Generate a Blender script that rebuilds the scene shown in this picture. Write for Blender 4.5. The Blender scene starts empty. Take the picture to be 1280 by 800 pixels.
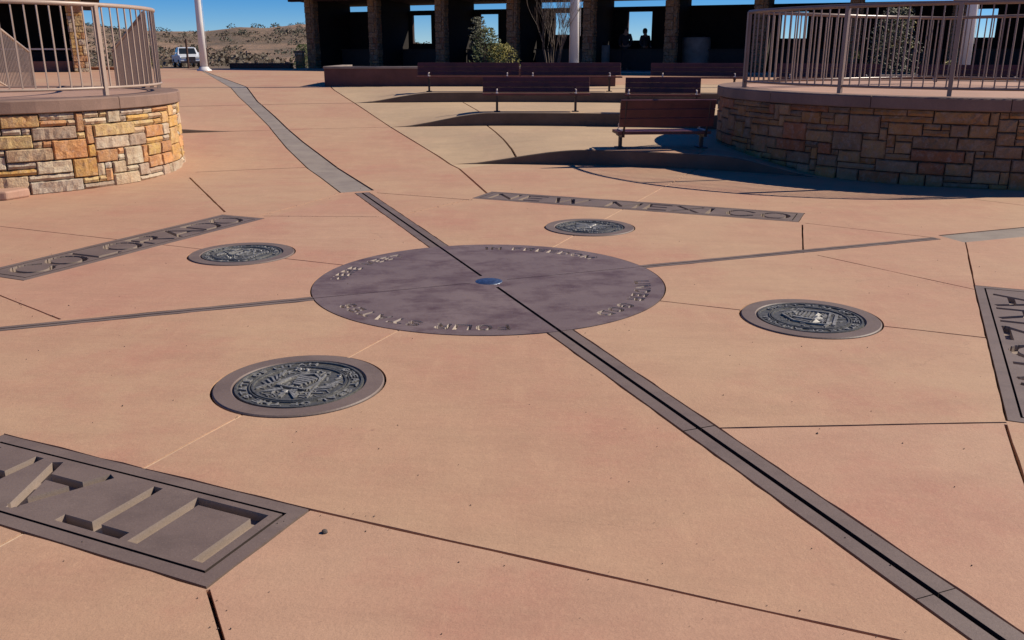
import bpy, bmesh, math, random
from mathutils import Vector, Matrix, noise
from mathutils.geometry import delaunay_2d_cdt
random.seed(7)
R = math.radians; PI = math.pi
scene = bpy.context.scene; COL = scene.collection

# ------------------------------------------------------------------ camera, sky, sun, exposure
cam_d = bpy.data.cameras.new('camera'); cam = bpy.data.objects.new('camera', cam_d); COL.objects.link(cam)
cam_d.sensor_width = 36; cam_d.lens = 30.776; cam_d.clip_end = 6000; cam_d.clip_start = .05
cam.location = (0, 0, 1.6); cam.rotation_euler = (PI/2 - .299, 0, 0)
scene.camera = cam
SUN_AZ, SUN_EL = 13.0, 38.4
world = bpy.data.worlds.new('World'); scene.world = world; world.use_nodes = True
wn = world.node_tree.nodes; wl = world.node_tree.links
sky = wn.new('ShaderNodeTexSky'); sky.sky_type = 'NISHITA'; sky.sun_disc = False
sky.sun_elevation = R(SUN_EL); sky.sun_rotation = R(90 - SUN_AZ)
sky.altitude = 1500; sky.air_density = .7; sky.dust_density = 0.0; sky.ozone_density = 6.0
bg = wn['Background']; bg.inputs['Strength'].default_value = .082
hs = wn.new('ShaderNodeHueSaturation'); hs.inputs['Saturation'].default_value = 1.42; hs.inputs['Hue'].default_value = .508; hs.inputs['Value'].default_value = 1.0
wl.new(sky.outputs[0], hs.inputs['Color']); wl.new(hs.outputs[0], bg.inputs['Color'])
sun_d = bpy.data.lights.new('sun', 'SUN'); sun_d.energy = 5.0; sun_d.angle = R(.5); sun_d.color = (1, .90, .75)
sun = bpy.data.objects.new('sun', sun_d); COL.objects.link(sun)
sd = Vector((math.cos(R(SUN_EL))*math.cos(R(SUN_AZ)), math.cos(R(SUN_EL))*math.sin(R(SUN_AZ)), math.sin(R(SUN_EL))))
sun.rotation_euler = sd.to_track_quat('Z', 'Y').to_euler(); sun.location = (30, 10, 20)
scene.view_settings.view_transform = 'Standard'; scene.view_settings.look = 'None'
scene.view_settings.gamma = 1; scene.view_settings.exposure = .26

# ------------------------------------------------------------------ helpers
MX, MY = -.1669, 6.1347            # centre of the monument; the terraces are rings round it
PROF = [(0, 0), (6.85, 0), (11.0, .21), (14.6, .46), (18.5, .68), (33, .77), (40, .79), (500, .79)]
STEPS = [(6.85, .22), (11.0, .46), (14.6, .68)]
XB = [(9, -.1), (10.2, -.29), (12.4, -.745), (13.5, -1.05), (16.7, -2.2), (20.3, -3.6), (24, -5.0), (30, -7)]
XL = [(9, -12), (13, -7.6), (15.2, -5.2), (16.2, -4.75), (17, -6.2), (20, -11), (30, -20)]
def interp(P, v):
    if v <= P[0][0]: return P[0][1]
    for a, b in zip(P, P[1:]):
        if v <= b[0]: return a[1]+(b[1]-a[1])*(v-a[0])/(b[0]-a[0])
    return P[-1][1]
def smooth(t): t = max(0., min(1., t)); return t*t*(3-2*t)
def Z(x, y, band=None):
    """ground height: a ramp up the middle, level terraces with risers on both sides"""
    if y < 9: return 0.
    r = math.hypot(x-MX, y-MY); ramp = interp(PROF, r)
    if band is None: band = sum(r >= q[0] for q in STEPS)
    st = 0 if band == 0 else STEPS[band-1][1]
    if r > 18.5: st = max(st, ramp)
    t = max(smooth((x-interp(XB, y))/2.0)*(1-smooth((x-2.9)/1.3) if band == 1 and x > 0 else 1), smooth((interp(XL, y)-x)/2.1))
    return (ramp+(st-ramp)*t)*smooth((y-9)/4)

def tag(o, label=None, cat=None, group=None, kind=None):
    if label: o['label'] = label
    if cat: o['category'] = cat
    if group: o['group'] = group
    if kind: o['kind'] = kind
    return o
def empty(name, loc=(0, 0, 0), rz=0):
    o = bpy.data.objects.new(name, None); COL.objects.link(o); o.location = loc; o.rotation_euler = (0, 0, rz); o.empty_display_size = .3
    return o
def link(name, me, mat=None, parent=None, loc=None, rz=None):
    o = bpy.data.objects.new(name, me); COL.objects.link(o)
    if parent: o.parent = parent
    if loc is not None: o.location = loc
    if rz is not None: o.rotation_euler = (0, 0, rz)
    if mat and not me.materials: me.materials.append(mat)
    return o
class MB:
    def __init__(s): s.v = []; s.f = []; s.m = []
    def add(s, vs, fs, mi=0):
        b = len(s.v); s.v += [tuple(v) for v in vs]; s.f += [tuple(b+i for i in f) for f in fs]; s.m += [mi]*len(fs)
    def box(s, x0, x1, y0, y1, z0, z1, M=None, mi=0):
        vs = [Vector((x, y, z)) for x in (x0, x1) for y in (y0, y1) for z in (z0, z1)]
        if M: vs = [M @ v for v in vs]
        s.add(vs, [(0, 1, 3, 2), (4, 6, 7, 5), (0, 4, 5, 1), (2, 3, 7, 6), (0, 2, 6, 4), (1, 5, 7, 3)], mi)
    def tube(s, pts, r, n=8, r2=None, cap=True):
        pts = [Vector(p) for p in pts]; k = len(pts); rings = []
        for i, p in enumerate(pts):
            d = (pts[min(i+1, k-1)] - pts[max(i-1, 0)]).normalized()
            up = Vector((0, 0, 1)) if abs(d.z) < .9 else Vector((1, 0, 0))
            a = d.cross(up).normalized(); b = a.cross(d)
            rr = r if r2 is None else r + (r2-r)*i/(k-1)
            rings.append([p + a*math.cos(2*PI*j/n)*rr + b*math.sin(2*PI*j/n)*rr for j in range(n)])
        vs = [v for q in rings for v in q]; fs = []
        for i in range(k-1):
            for j in range(n): fs.append((i*n+j, i*n+(j+1) % n, (i+1)*n+(j+1) % n, (i+1)*n+j))
        if cap: fs += [tuple(range(n)), tuple((k-1)*n+j for j in reversed(range(n)))]
        s.add(vs, fs)
    def lathe(s, prof, n=48, c=(0, 0), a0=0, a1=2*PI, mi=0):
        full = abs(a1-a0-2*PI) < 1e-6; m = n if full else n+1; vs = []; fs = []
        for i in range(m):
            a = a0+(a1-a0)*i/n
            for r, z in prof: vs.append((c[0]+r*math.cos(a), c[1]+r*math.sin(a), z))
        k = len(prof)
        for i in range(n):
            i2 = (i+1) % m
            for j in range(k-1): fs.append((i*k+j, i2*k+j, i2*k+j+1, i*k+j+1))
        s.add(vs, fs, mi)
    def prism(s, poly, z0, z1, M=None, mi=0):
        n = len(poly); vs = [Vector((x, y, z)) for z in (z0, z1) for x, y in poly]
        if M: vs = [M @ v for v in vs]
        s.add(vs, [tuple(reversed(range(n))), tuple(range(n, 2*n))] + [(i, (i+1) % n, n+(i+1) % n, n+i) for i in range(n)], mi)
    def mesh(s, name, mats=(), smooth=False, fix=True):
        me = bpy.data.meshes.new(name); me.from_pydata(s.v, [], s.f)
        for m in mats: me.materials.append(m)
        me.polygons.foreach_set('material_index', s.m)
        if fix:
            bm = bmesh.new(); bm.from_mesh(me); bmesh.ops.recalc_face_normals(bm, faces=bm.faces); bm.to_mesh(me); bm.free()
        if smooth: me.polygons.foreach_set('use_smooth', [True]*len(me.polygons))
        me.update(); return me
    def build(s, name, mat, parent=None, loc=None, rz=None, smooth=False, fix=True):
        me = s.mesh(name, mat if isinstance(mat, (list, tuple)) else [mat], smooth, fix)
        return link(name, me, None, parent, loc, rz)
def bevel(o, w=.01, seg=2):
    m = o.modifiers.new('bevel', 'BEVEL'); m.width = w; m.segments = seg; m.limit_method = 'ANGLE'; return o

# ------------------------------------------------------------------ materials
def new_mat(name):
    m = bpy.data.materials.new(name); m.use_nodes = True; nt = m.node_tree; b = nt.nodes['Principled BSDF']; return m, nt, b
def N(nt, t, **kw):
    n = nt.nodes.new(t)
    for k, v in kw.items():
        if k in n.inputs: n.inputs[k].default_value = v
        else: setattr(n, k, v)
    return n
def noise_fac(nt, scale, detail=6, rough=.6, vec=None, lo=.35, hi=.65, stretch=None):
    tc = N(nt, 'ShaderNodeNewGeometry') if vec is None else None
    src = tc.outputs['Position'] if tc else vec
    if stretch:
        mp = N(nt, 'ShaderNodeMapping'); mp.inputs['Scale'].default_value = stretch[0]; mp.inputs['Rotation'].default_value = (0, 0, stretch[1])
        nt.links.new(src, mp.inputs[0]); src = mp.outputs[0]
    n = N(nt, 'ShaderNodeTexNoise', Scale=scale, Detail=detail, Roughness=rough); nt.links.new(src, n.inputs['Vector'])
    r = N(nt, 'ShaderNodeMapRange'); r.inputs['From Min'].default_value = lo; r.inputs['From Max'].default_value = hi
    nt.links.new(n.outputs['Fac'], r.inputs[0]); return r.outputs[0]
def mixc(nt, fac, a, b, mode='MIX'):
    m = N(nt, 'ShaderNodeMix', data_type='RGBA', blend_type=mode)
    for i, s in ((0, fac), (6, a), (7, b)):
        if isinstance(s, (int, float)): m.inputs[i].default_value = s
        elif isinstance(s, tuple): m.inputs[i].default_value = (*s, 1)
        else: nt.links.new(s, m.inputs[i])
    return m.outputs[2]
def mulf(nt, a, k):
    m = N(nt, 'ShaderNodeMath', operation='MULTIPLY'); nt.links.new(a, m.inputs[0]); m.inputs[1].default_value = k; return m.outputs[0]
def bump(nt, b, fac, strength=.3, dist=.01):
    n = N(nt, 'ShaderNodeBump'); n.inputs['Strength'].default_value = strength; n.inputs['Distance'].default_value = dist
    nt.links.new(fac, n.inputs['Height']); nt.links.new(n.outputs[0], b.inputs['Normal'])
def simple(name, col, rough=.6, metal=0, var=.25, scale=3, bs=.15, bd=.004, fine=60):
    m, nt, b = new_mat(name)
    dark = tuple(c*(1-var) for c in col); lite = tuple(min(1, c*(1+var*.6)) for c in col)
    c = mixc(nt, noise_fac(nt, scale), dark, lite)
    c = mixc(nt, mulf(nt, noise_fac(nt, fine, 3), .25), c, tuple(x*.6 for x in col))
    nt.links.new(c, b.inputs['Base Color']); b.inputs['Roughness'].default_value = rough; b.inputs['Metallic'].default_value = metal
    bump(nt, b, noise_fac(nt, fine, 4), bs, bd)
    return m
def concrete(name, a, bcol, stain, stain_amt=.5):
    m, nt, b = new_mat(name)
    c = mixc(nt, noise_fac(nt, .42, 5, .6, lo=.42, hi=.58), a, bcol)
    c = mixc(nt, mulf(nt, noise_fac(nt, .8, 7, .7, lo=.50, hi=.68), stain_amt), c, stain)
    c = mixc(nt, mulf(nt, noise_fac(nt, 1.3, 8, .72, lo=.46, hi=.72, stretch=((1, 3.2, 1), .5)), .38), c, tuple(x*.70 for x in bcol))
    c = mixc(nt, mulf(nt, noise_fac(nt, 2.1, 8, .72, lo=.5, hi=.74, stretch=((3, 1, 1), .2)), .3), c, tuple(min(1, x*1.25) for x in a))
    c = mixc(nt, mulf(nt, noise_fac(nt, 7, 7, .75, lo=.42, hi=.72), .30), c, tuple(x*.78 for x in a))
    c = mixc(nt, mulf(nt, noise_fac(nt, 34, 5, .75, lo=.48, hi=.7), .28), c, tuple(min(1, x*1.25) for x in a))
    c = mixc(nt, mulf(nt, noise_fac(nt, 160, 3, .7, lo=.5, hi=.72), .38), c, tuple(x*.45 for x in a))
    g = N(nt, 'ShaderNodeNewGeometry')
    # sparse dark spots, warped so that they are not round
    for sc, r0, amt in ((2.6, .03, .5), (9.3, .05, .35)):
        w = N(nt, 'ShaderNodeTexNoise', Scale=sc*6, Detail=3.); nt.links.new(g.outputs['Position'], w.inputs['Vector'])
        wm_ = N(nt, 'ShaderNodeVectorMath', operation='MULTIPLY_ADD'); nt.links.new(w.outputs['Color'], wm_.inputs[0]); wm_.inputs[1].default_value = (.03, .03, .0); nt.links.new(g.outputs['Position'], wm_.inputs[2])
        v = N(nt, 'ShaderNodeTexVoronoi', Scale=sc, feature='F1'); nt.links.new(wm_.outputs[0], v.inputs['Vector'])
        mr = N(nt, 'ShaderNodeMapRange'); mr.inputs['From Min'].default_value = r0; mr.inputs['From Max'].default_value = r0*.4
        nt.links.new(v.outputs['Distance'], mr.inputs[0]); c = mixc(nt, mulf(nt, mr.outputs[0], amt), c, (.14, .07, .05))
    # a few hairline cracks
    v = N(nt, 'ShaderNodeTexVoronoi', Scale=.55, feature='DISTANCE_TO_EDGE')
    w = N(nt, 'ShaderNodeTexNoise', Scale=1.7, Detail=8., Roughness=.7); nt.links.new(g.outputs['Position'], w.inputs['Vector'])
    wm_ = N(nt, 'ShaderNodeVectorMath', operation='MULTIPLY_ADD'); nt.links.new(w.outputs['Color'], wm_.inputs[0]); wm_.inputs[1].default_value = (.7, .7, 0); nt.links.new(g.outputs['Position'], wm_.inputs[2])
    nt.links.new(wm_.outputs[0], v.inputs['Vector'])
    mr = N(nt, 'ShaderNodeMapRange'); mr.inputs['From Min'].default_value = .0016; mr.inputs['From Max'].default_value = .0004; nt.links.new(v.outputs['Distance'], mr.inputs[0])
    mm = N(nt, 'ShaderNodeMath', operation='MULTIPLY'); nt.links.new(mr.outputs[0], mm.inputs[0]); nt.links.new(noise_fac(nt, .5, 3, .5, lo=.52, hi=.6), mm.inputs[1])
    c = mixc(nt, mulf(nt, mm.outputs[0], .4), c, tuple(x*.4 for x in a))
    nt.links.new(c, b.inputs['Base Color']); b.inputs['Roughness'].default_value = .8
    h = N(nt, 'ShaderNodeMath', operation='ADD'); nt.links.new(noise_fac(nt, 60, 6, .7, lo=.2, hi=.8), h.inputs[0])
    nt.links.new(mulf(nt, noise_fac(nt, 2.2, 6, .6, lo=.2, hi=.8, stretch=((1, 4, 1), .5)), 3.5), h.inputs[1])
    bump(nt, b, h.outputs[0], .45, .0025)
    return m
M = {}
M['pave'] = concrete('pink_concrete', (.462, .285, .178), (.438, .242, .156), (.41, .170, .122), .6)
M['pave_pink'] = concrete('rosy_concrete', (.462, .276, .180), (.438, .232, .155), (.41, .16, .118), .6)
M['tan'] = concrete('tan_concrete', (.50, .35, .215), (.43, .30, .19), (.42, .25, .17), .4)
M['deck'] = concrete('deck_concrete', (.47, .28, .20), (.40, .24, .17), (.40, .2, .14), .4)
M['bed'] = simple('joint_bed', (.09, .05, .04), .95)
def granite(name, a, b_, blot=None, amt=.6, rough=.6):
    m, nt, b = new_mat(name)
    c = mixc(nt, noise_fac(nt, 1.5, 5), a, b_)
    if blot: c = mixc(nt, mulf(nt, noise_fac(nt, 3.0, 10, .72, lo=.46, hi=.64, stretch=((1, 1.5, 1), -.2)), amt), c, blot)
    c = mixc(nt, mulf(nt, noise_fac(nt, 130, 3, .8, lo=.5, hi=.7), .4), c, tuple(x*.45 for x in a))
    c = mixc(nt, mulf(nt, noise_fac(nt, 90, 2, .8, lo=.6, hi=.75), .3), c, tuple(min(1, x*1.7) for x in a))
    nt.links.new(c, b.inputs['Base Color']); b.inputs['Roughness'].default_value = rough
    bump(nt, b, noise_fac(nt, 90, 4, .7, lo=.2, hi=.8), .3, .0015); return m
M['granite'] = granite('purple_granite', (.185, .135, .114), (.15, .105, .09), (.10, .07, .06), .5)
M['granite_disc'] = granite('mottled_granite', (.195, .14, .128), (.155, .108, .10), (.085, .045, .042), .9, .5)
M['aggregate'] = granite('grey_aggregate', (.32, .265, .215), (.26, .21, .175), (.15, .12, .10), .4)
M['lit_strips'] = simple('sunlit_joint_tone', (.66, .46, .31), .8)  # pale colour painted for joint walls that catch the sun
M['cut_pale'] = granite('pale_cut_granite', (.50, .43, .37), (.42, .35, .30))  # paler than the other cut stone, sunlit recess walls painted in
M['cut'] = granite('rough_cut_granite', (.29, .225, .185), (.24, .185, .15))
M['groove'] = simple('shade_black_groove', (.035, .022, .018), .95)  # near-black tone stands in for the shade in deep narrow grooves
def metal_relief(name, col, rough=.42):
    m, nt, b = new_mat(name)
    c = mixc(nt, noise_fac(nt, 40, 5), col, tuple(x*.45 for x in col))
    c = mixc(nt, mulf(nt, noise_fac(nt, 11, 5, lo=.5, hi=.7), .5), c, (.12, .12, .112))
    nt.links.new(c, b.inputs['Base Color']); b.inputs['Metallic'].default_value = .35; b.inputs['Roughness'].default_value = rough
    bump(nt, b, noise_fac(nt, 120, 4), .4, .002); return m
M['bronze'] = metal_relief('dark_bronze', (.15, .145, .135), .5)
M['bronze_hi'] = metal_relief('pale_bronze', (.37, .355, .335), .5)  # paler bronze on the raised letters and emblem
M['marker'] = simple('polished_marker', (.30, .36, .44), .4, 1, .4, 40, .4, .003)  # bluish base colour paints in the sky that the metal reflects
def attr_stone(name, mort=False):
    m, nt, b = new_mat(name)
    at = N(nt, 'ShaderNodeAttribute', attribute_name='stone')
    c = mixc(nt, mulf(nt, noise_fac(nt, 7, 6, .65, lo=.4, hi=.65), .5), at.outputs['Color'], (.62, .30, .12), 'MULTIPLY')
    c = mixc(nt, mulf(nt, noise_fac(nt, 14, 6, .7, lo=.48, hi=.72), .45), c, (.50, .44, .36))
    c = mixc(nt, mulf(nt, noise_fac(nt, 60, 5, .7, lo=.5, hi=.75), .35), c, (.12, .07, .04))
    nt.links.new(c, b.inputs['Base Color']); b.inputs['Roughness'].default_value = .88
    bump(nt, b, noise_fac(nt, 22, 8, .7, lo=.2, hi=.8), .8, .02); return m
M['stone'] = attr_stone('split_stone')
M['mortar'] = simple('mortar', (.07, .05, .04), .95)
M['cap'] = simple('cap_stone', (.235, .145, .11), .8, 0, .2, 2, .3, .003)
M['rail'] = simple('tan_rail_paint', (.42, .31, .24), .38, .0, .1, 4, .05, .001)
M['rail_b'] = simple('shaded_rail_paint', (.25, .17, .135), .34, .0, .12, 4, .05, .001)  # darker copy of the tan rail paint, with shade in its colour
M['pole'] = simple('white_pole_paint', (.72, .70, .69), .32, 0, .05, 2, .03, .001)
M['bench'] = simple('dark_red_planks', (.095, .022, .02), .5, 0, .35, 5, .3, .003, 40)
M['iron'] = simple('dark_iron', (.05, .035, .035), .5, .3, .2)
M['galv'] = simple('pale_bracket', (.6, .5, .45), .4, .3, .1)
M['bedwall'] = simple('brown_stucco', (.14, .06, .05), .85, 0, .25, 2, .4, .004)
M['riser'] = simple('riser_concrete', (.12, .085, .065), .85, 0, .25, 2, .4, .004)  # darker than the paving, the unlit face's shade is in the colour
M['bedcap'] = simple('bed_coping', (.30, .24, .2), .8)
M['soil'] = simple('soil', (.13, .07, .045), .95, 0, .4, 3, .6, .02)
M['roof'] = simple('dark_roof_timber', (.035, .012, .009), .85, 0, .3, 2)
M['fascia'] = simple('red_brown_fascia', (.10, .03, .02), .8, 0, .3, 2)
M['wood'] = simple('shade_dark_booth_wood', (.014, .010, .009), .95, 0, .3, 3)  # nearly black, the deep shade of the booths is painted into the wood
M['counter'] = simple('counter_wood', (.03, .022, .02), .7)  # darkened along with the booths, shade included in the colour
M['palecount'] = simple('pale_counter', (.55, .5, .45), .6)
M['redwood'] = simple('red_brown_panel', (.22, .10, .07), .75)
M['orange'] = simple('orange_stucco', (.52, .22, .10), .8)
M['dirt'] = None
def foliage(name, a, b_, t=.3):
    m, nt, b = new_mat(name)
    c = mixc(nt, noise_fac(nt, 3, 4), a, b_); nt.links.new(c, b.inputs['Base Color']); b.inputs['Roughness'].default_value = .7
    oi = N(nt, 'ShaderNodeTexNoise', Scale=40.)
    return m
M['leaf'] = foliage('green_leaf', (.055, .085, .022), (.09, .10, .03))
M['leaf_y'] = foliage('yellow_leaf', (.30, .25, .04), (.18, .16, .04))
M['leaf_g'] = foliage('grey_green_leaf', (.085, .085, .05), (.06, .06, .035))
M['twig'] = foliage('bare_twig', (.16, .11, .075), (.09, .06, .045))
M['scrub'] = foliage('hill_scrub', (.085, .065, .042), (.12, .088, .058))
M['juniper'] = foliage('juniper', (.03, .036, .022), (.045, .05, .03))
def dirt_mat():
    m, nt, b = new_mat('desert_dirt')
    c = mixc(nt, noise_fac(nt, .05, 8, .65), (.15, .105, .07), (.22, .14, .09))
    c = mixc(nt, mulf(nt, noise_fac(nt, .022, 5, .6, lo=.44, hi=.56), .85), c, (.36, .225, .145))
    c = mixc(nt, mulf(nt, noise_fac(nt, .35, 8, .7, lo=.45, hi=.62), .7), c, (.09, .075, .05))
    nt.links.new(c, b.inputs['Base Color']); b.inputs['Roughness'].default_value = .95
    bump(nt, b, noise_fac(nt, .8, 8, .7), .6, .3); return m
M['dirt'] = dirt_mat()
M['carpaint'] = simple('white_car_paint', (.75, .77, .8), .25, 0, .04, 2, .02, .001)
M['glass'] = simple('dark_car_glass', (.02, .025, .03), .08, 0, .1)
M['tyre'] = simple('tyre_rubber', (.025, .025, .025), .8)
M['chrome'] = simple('chrome', (.6, .6, .62), .2, 1, .05)
M['lampglass'] = simple('lamp_glass', (.6, .6, .58), .15)
M['redlamp'] = simple('red_lamp', (.4, .02, .02), .3)
M['skin'] = simple('skin', (.35, .2, .14), .6)
M['jacket'] = simple('dark_jacket', (.03, .03, .04), .85)
M['trousers'] = simple('dark_trousers', (.02, .022, .03), .85)
M['hair'] = simple('dark_hair', (.015, .01, .008), .6)
M['flag'] = simple('flag_cloth', (.35, .06, .05), .8)
M['rust'] = simple('brown_post', (.10, .045, .03), .8)
M['grey'] = simple('grey_concrete', (.30, .27, .25), .85)
M['pebble'] = simple('dark_pebble', (.08, .06, .05), .8)

# ------------------------------------------------------------------ stroke lettering
def arc(cx, cy, rx, ry, a0, a1, n=8): return [(cx+rx*math.cos(R(a0+(a1-a0)*i/n)), cy+ry*math.sin(R(a0+(a1-a0)*i/n))) for i in range(n+1)]
FONT = {
 'U': (.85, [[(0, 1), (0, 0), (.85, 0), (.85, 1)]]), 'T': (.8, [[(0, 1), (.8, 1)], [(.4, 1), (.4, 0)]]),
 'A': (.84, [[(0, 0), (.42, 1), (.84, 0)], [(.16, .3), (.68, .3)]]), 'H': (.76, [[(0, 0), (0, 1)], [(.76, 0), (.76, 1)], [(0, .5), (.76, .5)]]),
 'C': (.72, [[(.72, .78)] + arc(.36, .6, .36, .4, 30, 180, 7)[1:] + arc(.36, .4, .36, .4, 180, 330, 7) + [(.72, .22)]]),
 'O': (.76, [arc(.38, .5, .38, .5, 90, 450, 16)]), 'L': (.6, [[(0, 1), (0, 0), (.6, 0)]]),
 'R': (.68, [[(0, 0), (0, 1), (.42, 1)] + arc(.42, .75, .24, .25, 90, -90, 7) + [(0, .5)], [(.38, .5), (.68, 0)]]),
 'P': (.66, [[(0, 0), (0, 1), (.42, 1)] + arc(.42, .75, .24, .25, 90, -90, 7) + [(0, .5)]]),
 'D': (.74, [[(0, 0), (0, 1), (.34, 1)] + arc(.34, .5, .4, .5, 90, -90, 9) + [(0, 0)]]), 'N': (.74, [[(0, 0), (0, 1), (.74, 0), (.74, 1)]]),
 'E': (.62, [[(.62, 1), (0, 1), (0, 0), (.62, 0)], [(0, .52), (.54, .52)]]), 'F': (.58, [[(.58, 1), (0, 1), (0, 0)], [(0, .52), (.5, .52)]]),
 'W': (1.1, [[(0, 1), (.28, 0), (.55, .9), (.82, 0), (1.1, 1)]]), 'M': (.9, [[(0, 0), (0, 1), (.45, .15), (.9, 1), (.9, 0)]]),
 'X': (.74, [[(0, 0), (.74, 1)], [(0, 1), (.74, 0)]]), 'I': (.0, [[(0, 0), (0, 1)]]), 'Z': (.74, [[(0, 1), (.74, 1), (0, 0), (.74, 0)]]),
 'S': (.64, [[(.62, .84)] + arc(.33, .76, .31, .24, 50, 270, 8) + arc(.33, .26, .31, .26, 90, -130, 8) + [(.01, .16)]]),
 'G': (.76, [[(.72, .8)] + arc(.38, .62, .38, .38, 40, 180, 6)[1:] + arc(.38, .38, .38, .38, 180, 350, 8) + [(.76, .45), (.45, .45)]]),
 '1': (.1, [[(-.1, .8), (.1, 1), (.1, 0)]]),
}
def text_quads(txt, h, w, gap, space=.55):
    """list of stroke quads (x,y) and total width; letters of height h, stroke width w"""
    q = []; x = 0
    for ch in txt:
        if ch == ' ': x += space*h; continue
        cw, strokes = FONT[ch]
        for st in strokes:
            pts = [Vector((x + w/2 + px*h*1.0, w/2 + py*(h-w))) for px, py in st]
            for a, b in zip(pts, pts[1:]):
                d = b-a
                if d.length < 1e-6: continue
                d.normalize(); n = Vector((-d.y, d.x))*w/2; e = d*w/2*.96
                q.append([a-e-n, b+e-n, b+e+n, a-e+n])
        x += cw*h + w + gap
    return q, x-gap

def cut_sheet(name, outer, holes, depth, mats, zf=lambda x, y: 0.0, breaks=(), floor=True, zones=(), parent=None, loc=None, rz=None, skirt=.0, wm=None, dark_from=None, dm=None):
    """flat sheet with real recesses: outer polygon, recess polygons, walls and (optional) floors. zones: polygons that take material 1"""
    verts = []; faces = []; edges = []
    def addp(poly):
        b = len(verts); pl = [Vector((p[0], p[1])) for p in poly]
        ar = sum(pl[i].x*pl[(i+1) % len(pl)].y-pl[(i+1) % len(pl)].x*pl[i].y for i in range(len(pl)))
        if ar < 0: pl.reverse()
        verts.extend(pl); faces.append(list(range(b, b+len(pl))))
    addp(outer)
    for h in holes: addp(h)
    nh = len(holes)
    zmi = [z[1] for z in zones]
    for z, _k in zones: addp(z)
    for a, b in breaks:
        verts.append(Vector(a)); verts.append(Vector(b)); edges.append((len(verts)-2, len(verts)-1))
    V, E_, F, _, _, OF = delaunay_2d_cdt(verts, edges, faces, 0, 1e-5)
    top = []; low = []; mi = []; lk = []
    for f, of in zip(F, OF):
        if 0 not in of: continue
        if any(1 <= i <= nh for i in of):
            low.append(f); lk.append(dm if dark_from is not None and any(dark_from < i <= nh for i in of) else (0 if wm is None else wm))
        else: top.append(f); mi.append(max([zmi[i-nh-1] for i in of if i > nh], default=0))
    mb = MB(); L = len(V)
    zz = [zf(v.x, v.y) for v in V]
    vs = [(v.x, v.y, z) for v, z in zip(V, zz)] + [(v.x, v.y, z-depth) for v, z in zip(V, zz)]
    fs = [tuple(f) for f in top]; m = list(mi); wallm = len(mats)-1 if len(mats) > 2 else 0
    cnt = {}; lcnt = {}
    for f, k in zip(low, lk):
        for i in range(len(f)): lcnt[(f[i], f[(i+1) % len(f)])] = k
    for f, k in zip(top, mi):
        for i in range(len(f)): cnt[(f[i], f[(i+1) % len(f)])] = k
    for (a, b), k in list(cnt.items()):
        if (b, a) not in cnt:
            fs.append((b, a, a+L, b+L)); m.append(k if wm is None and dm is None else lcnt.get((b, a), k))
    if floor:
        for f, k in zip(low, lk): fs.append(tuple(i+L for i in f)); m.append(k)
    me = bpy.data.meshes.new(name); me.from_pydata(vs, [], fs)
    for x in mats: me.materials.append(x)
    me.polygons.foreach_set('material_index', m)
    bm = bmesh.new(); bm.from_mesh(me)
    bmesh.ops.delete(bm, geom=[v for v in bm.verts if not v.link_faces], context='VERTS')
    bm.to_mesh(me); bm.free(); me.polygons.foreach_set('use_smooth', [True]*len(me.polygons)); me.set_sharp_from_angle(angle=R(25)); me.update()
    return link(name, me, None, parent, loc, rz)

# ------------------------------------------------------------------ monument layout
CX, CY, YAW = -.1669, 6.1347, .369
cyw, syw = math.cos(YAW), math.sin(YAW)
def W(x, y): return (CX + cyw*x - syw*y, CY + syw*x + cyw*y)
s2 = math.sqrt(.5)
# outward direction of the four panels, inner edge distance, half length
PAN = {'UTAH': ((-s2, -s2), 3.241, .805, 2.220), 'COLORADO': ((-s2, s2), 3.110, 1.336, 2.246),
       'NEW MEXICO': ((s2, s2), 3.300, 1.770, 2.223), 'ARIZONA': ((s2, -s2), 3.209, 1.298, 2.220)}
PW, RC, RS = .525, 1.255, .42
def dirw(d): return Vector((cyw*d[0]-syw*d[1], syw*d[0]+cyw*d[1]))
rj = random.Random(21)
def strip(pts, w, step=.16):
    """joint as a chain of quads with slightly ragged edges"""
    P = [Vector(p) for p in pts]; Q = []
    for a, b in zip(P, P[1:]):
        n = max(1, int((b-a).length/step)) if a.y < 12 else max(1, int((b-a).length/.8))
        Q += [a.lerp(b, i/n) for i in range(n)]
    Q.append(P[-1]); L = []; Rt = []
    for i, q in enumerate(Q):
        d = (Q[min(i+1, len(Q)-1)]-Q[max(i-1, 0)]).normalized(); n = Vector((-d.y, d.x)); e = d*w*.3*(-1 if i == 0 else (1 if i == len(Q)-1 else 0))
        L.append(q+e+n*(w/2+rj.uniform(-.0022, .0022))); Rt.append(q+e-n*(w/2+rj.uniform(-.0022, .0022)))
    return [[L[i], Rt[i], Rt[i+1], L[i+1]] for i in range(len(Q)-1)]
def jpoly(poly, step=.11, amp=.0028):
    out = []; P = [Vector(p) for p in poly]
    for a, b in zip(P, P[1:]+P[:1]):
        n = max(1, int((b-a).length/step)); d = (b-a).normalized(); m = Vector((-d.y, d.x))
        for i in range(n):
            k = amp*(2.2 if rj.random() < .08 else 1)
            out.append(a.lerp(b, i/n)+(m*rj.uniform(-k, k) if i else Vector((0, 0))))
    return out
def circle(c, r, n=96): return [(c[0]+r*math.cos(2*PI*i/n), c[1]+r*math.sin(2*PI*i/n)) for i in range(n)]

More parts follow.
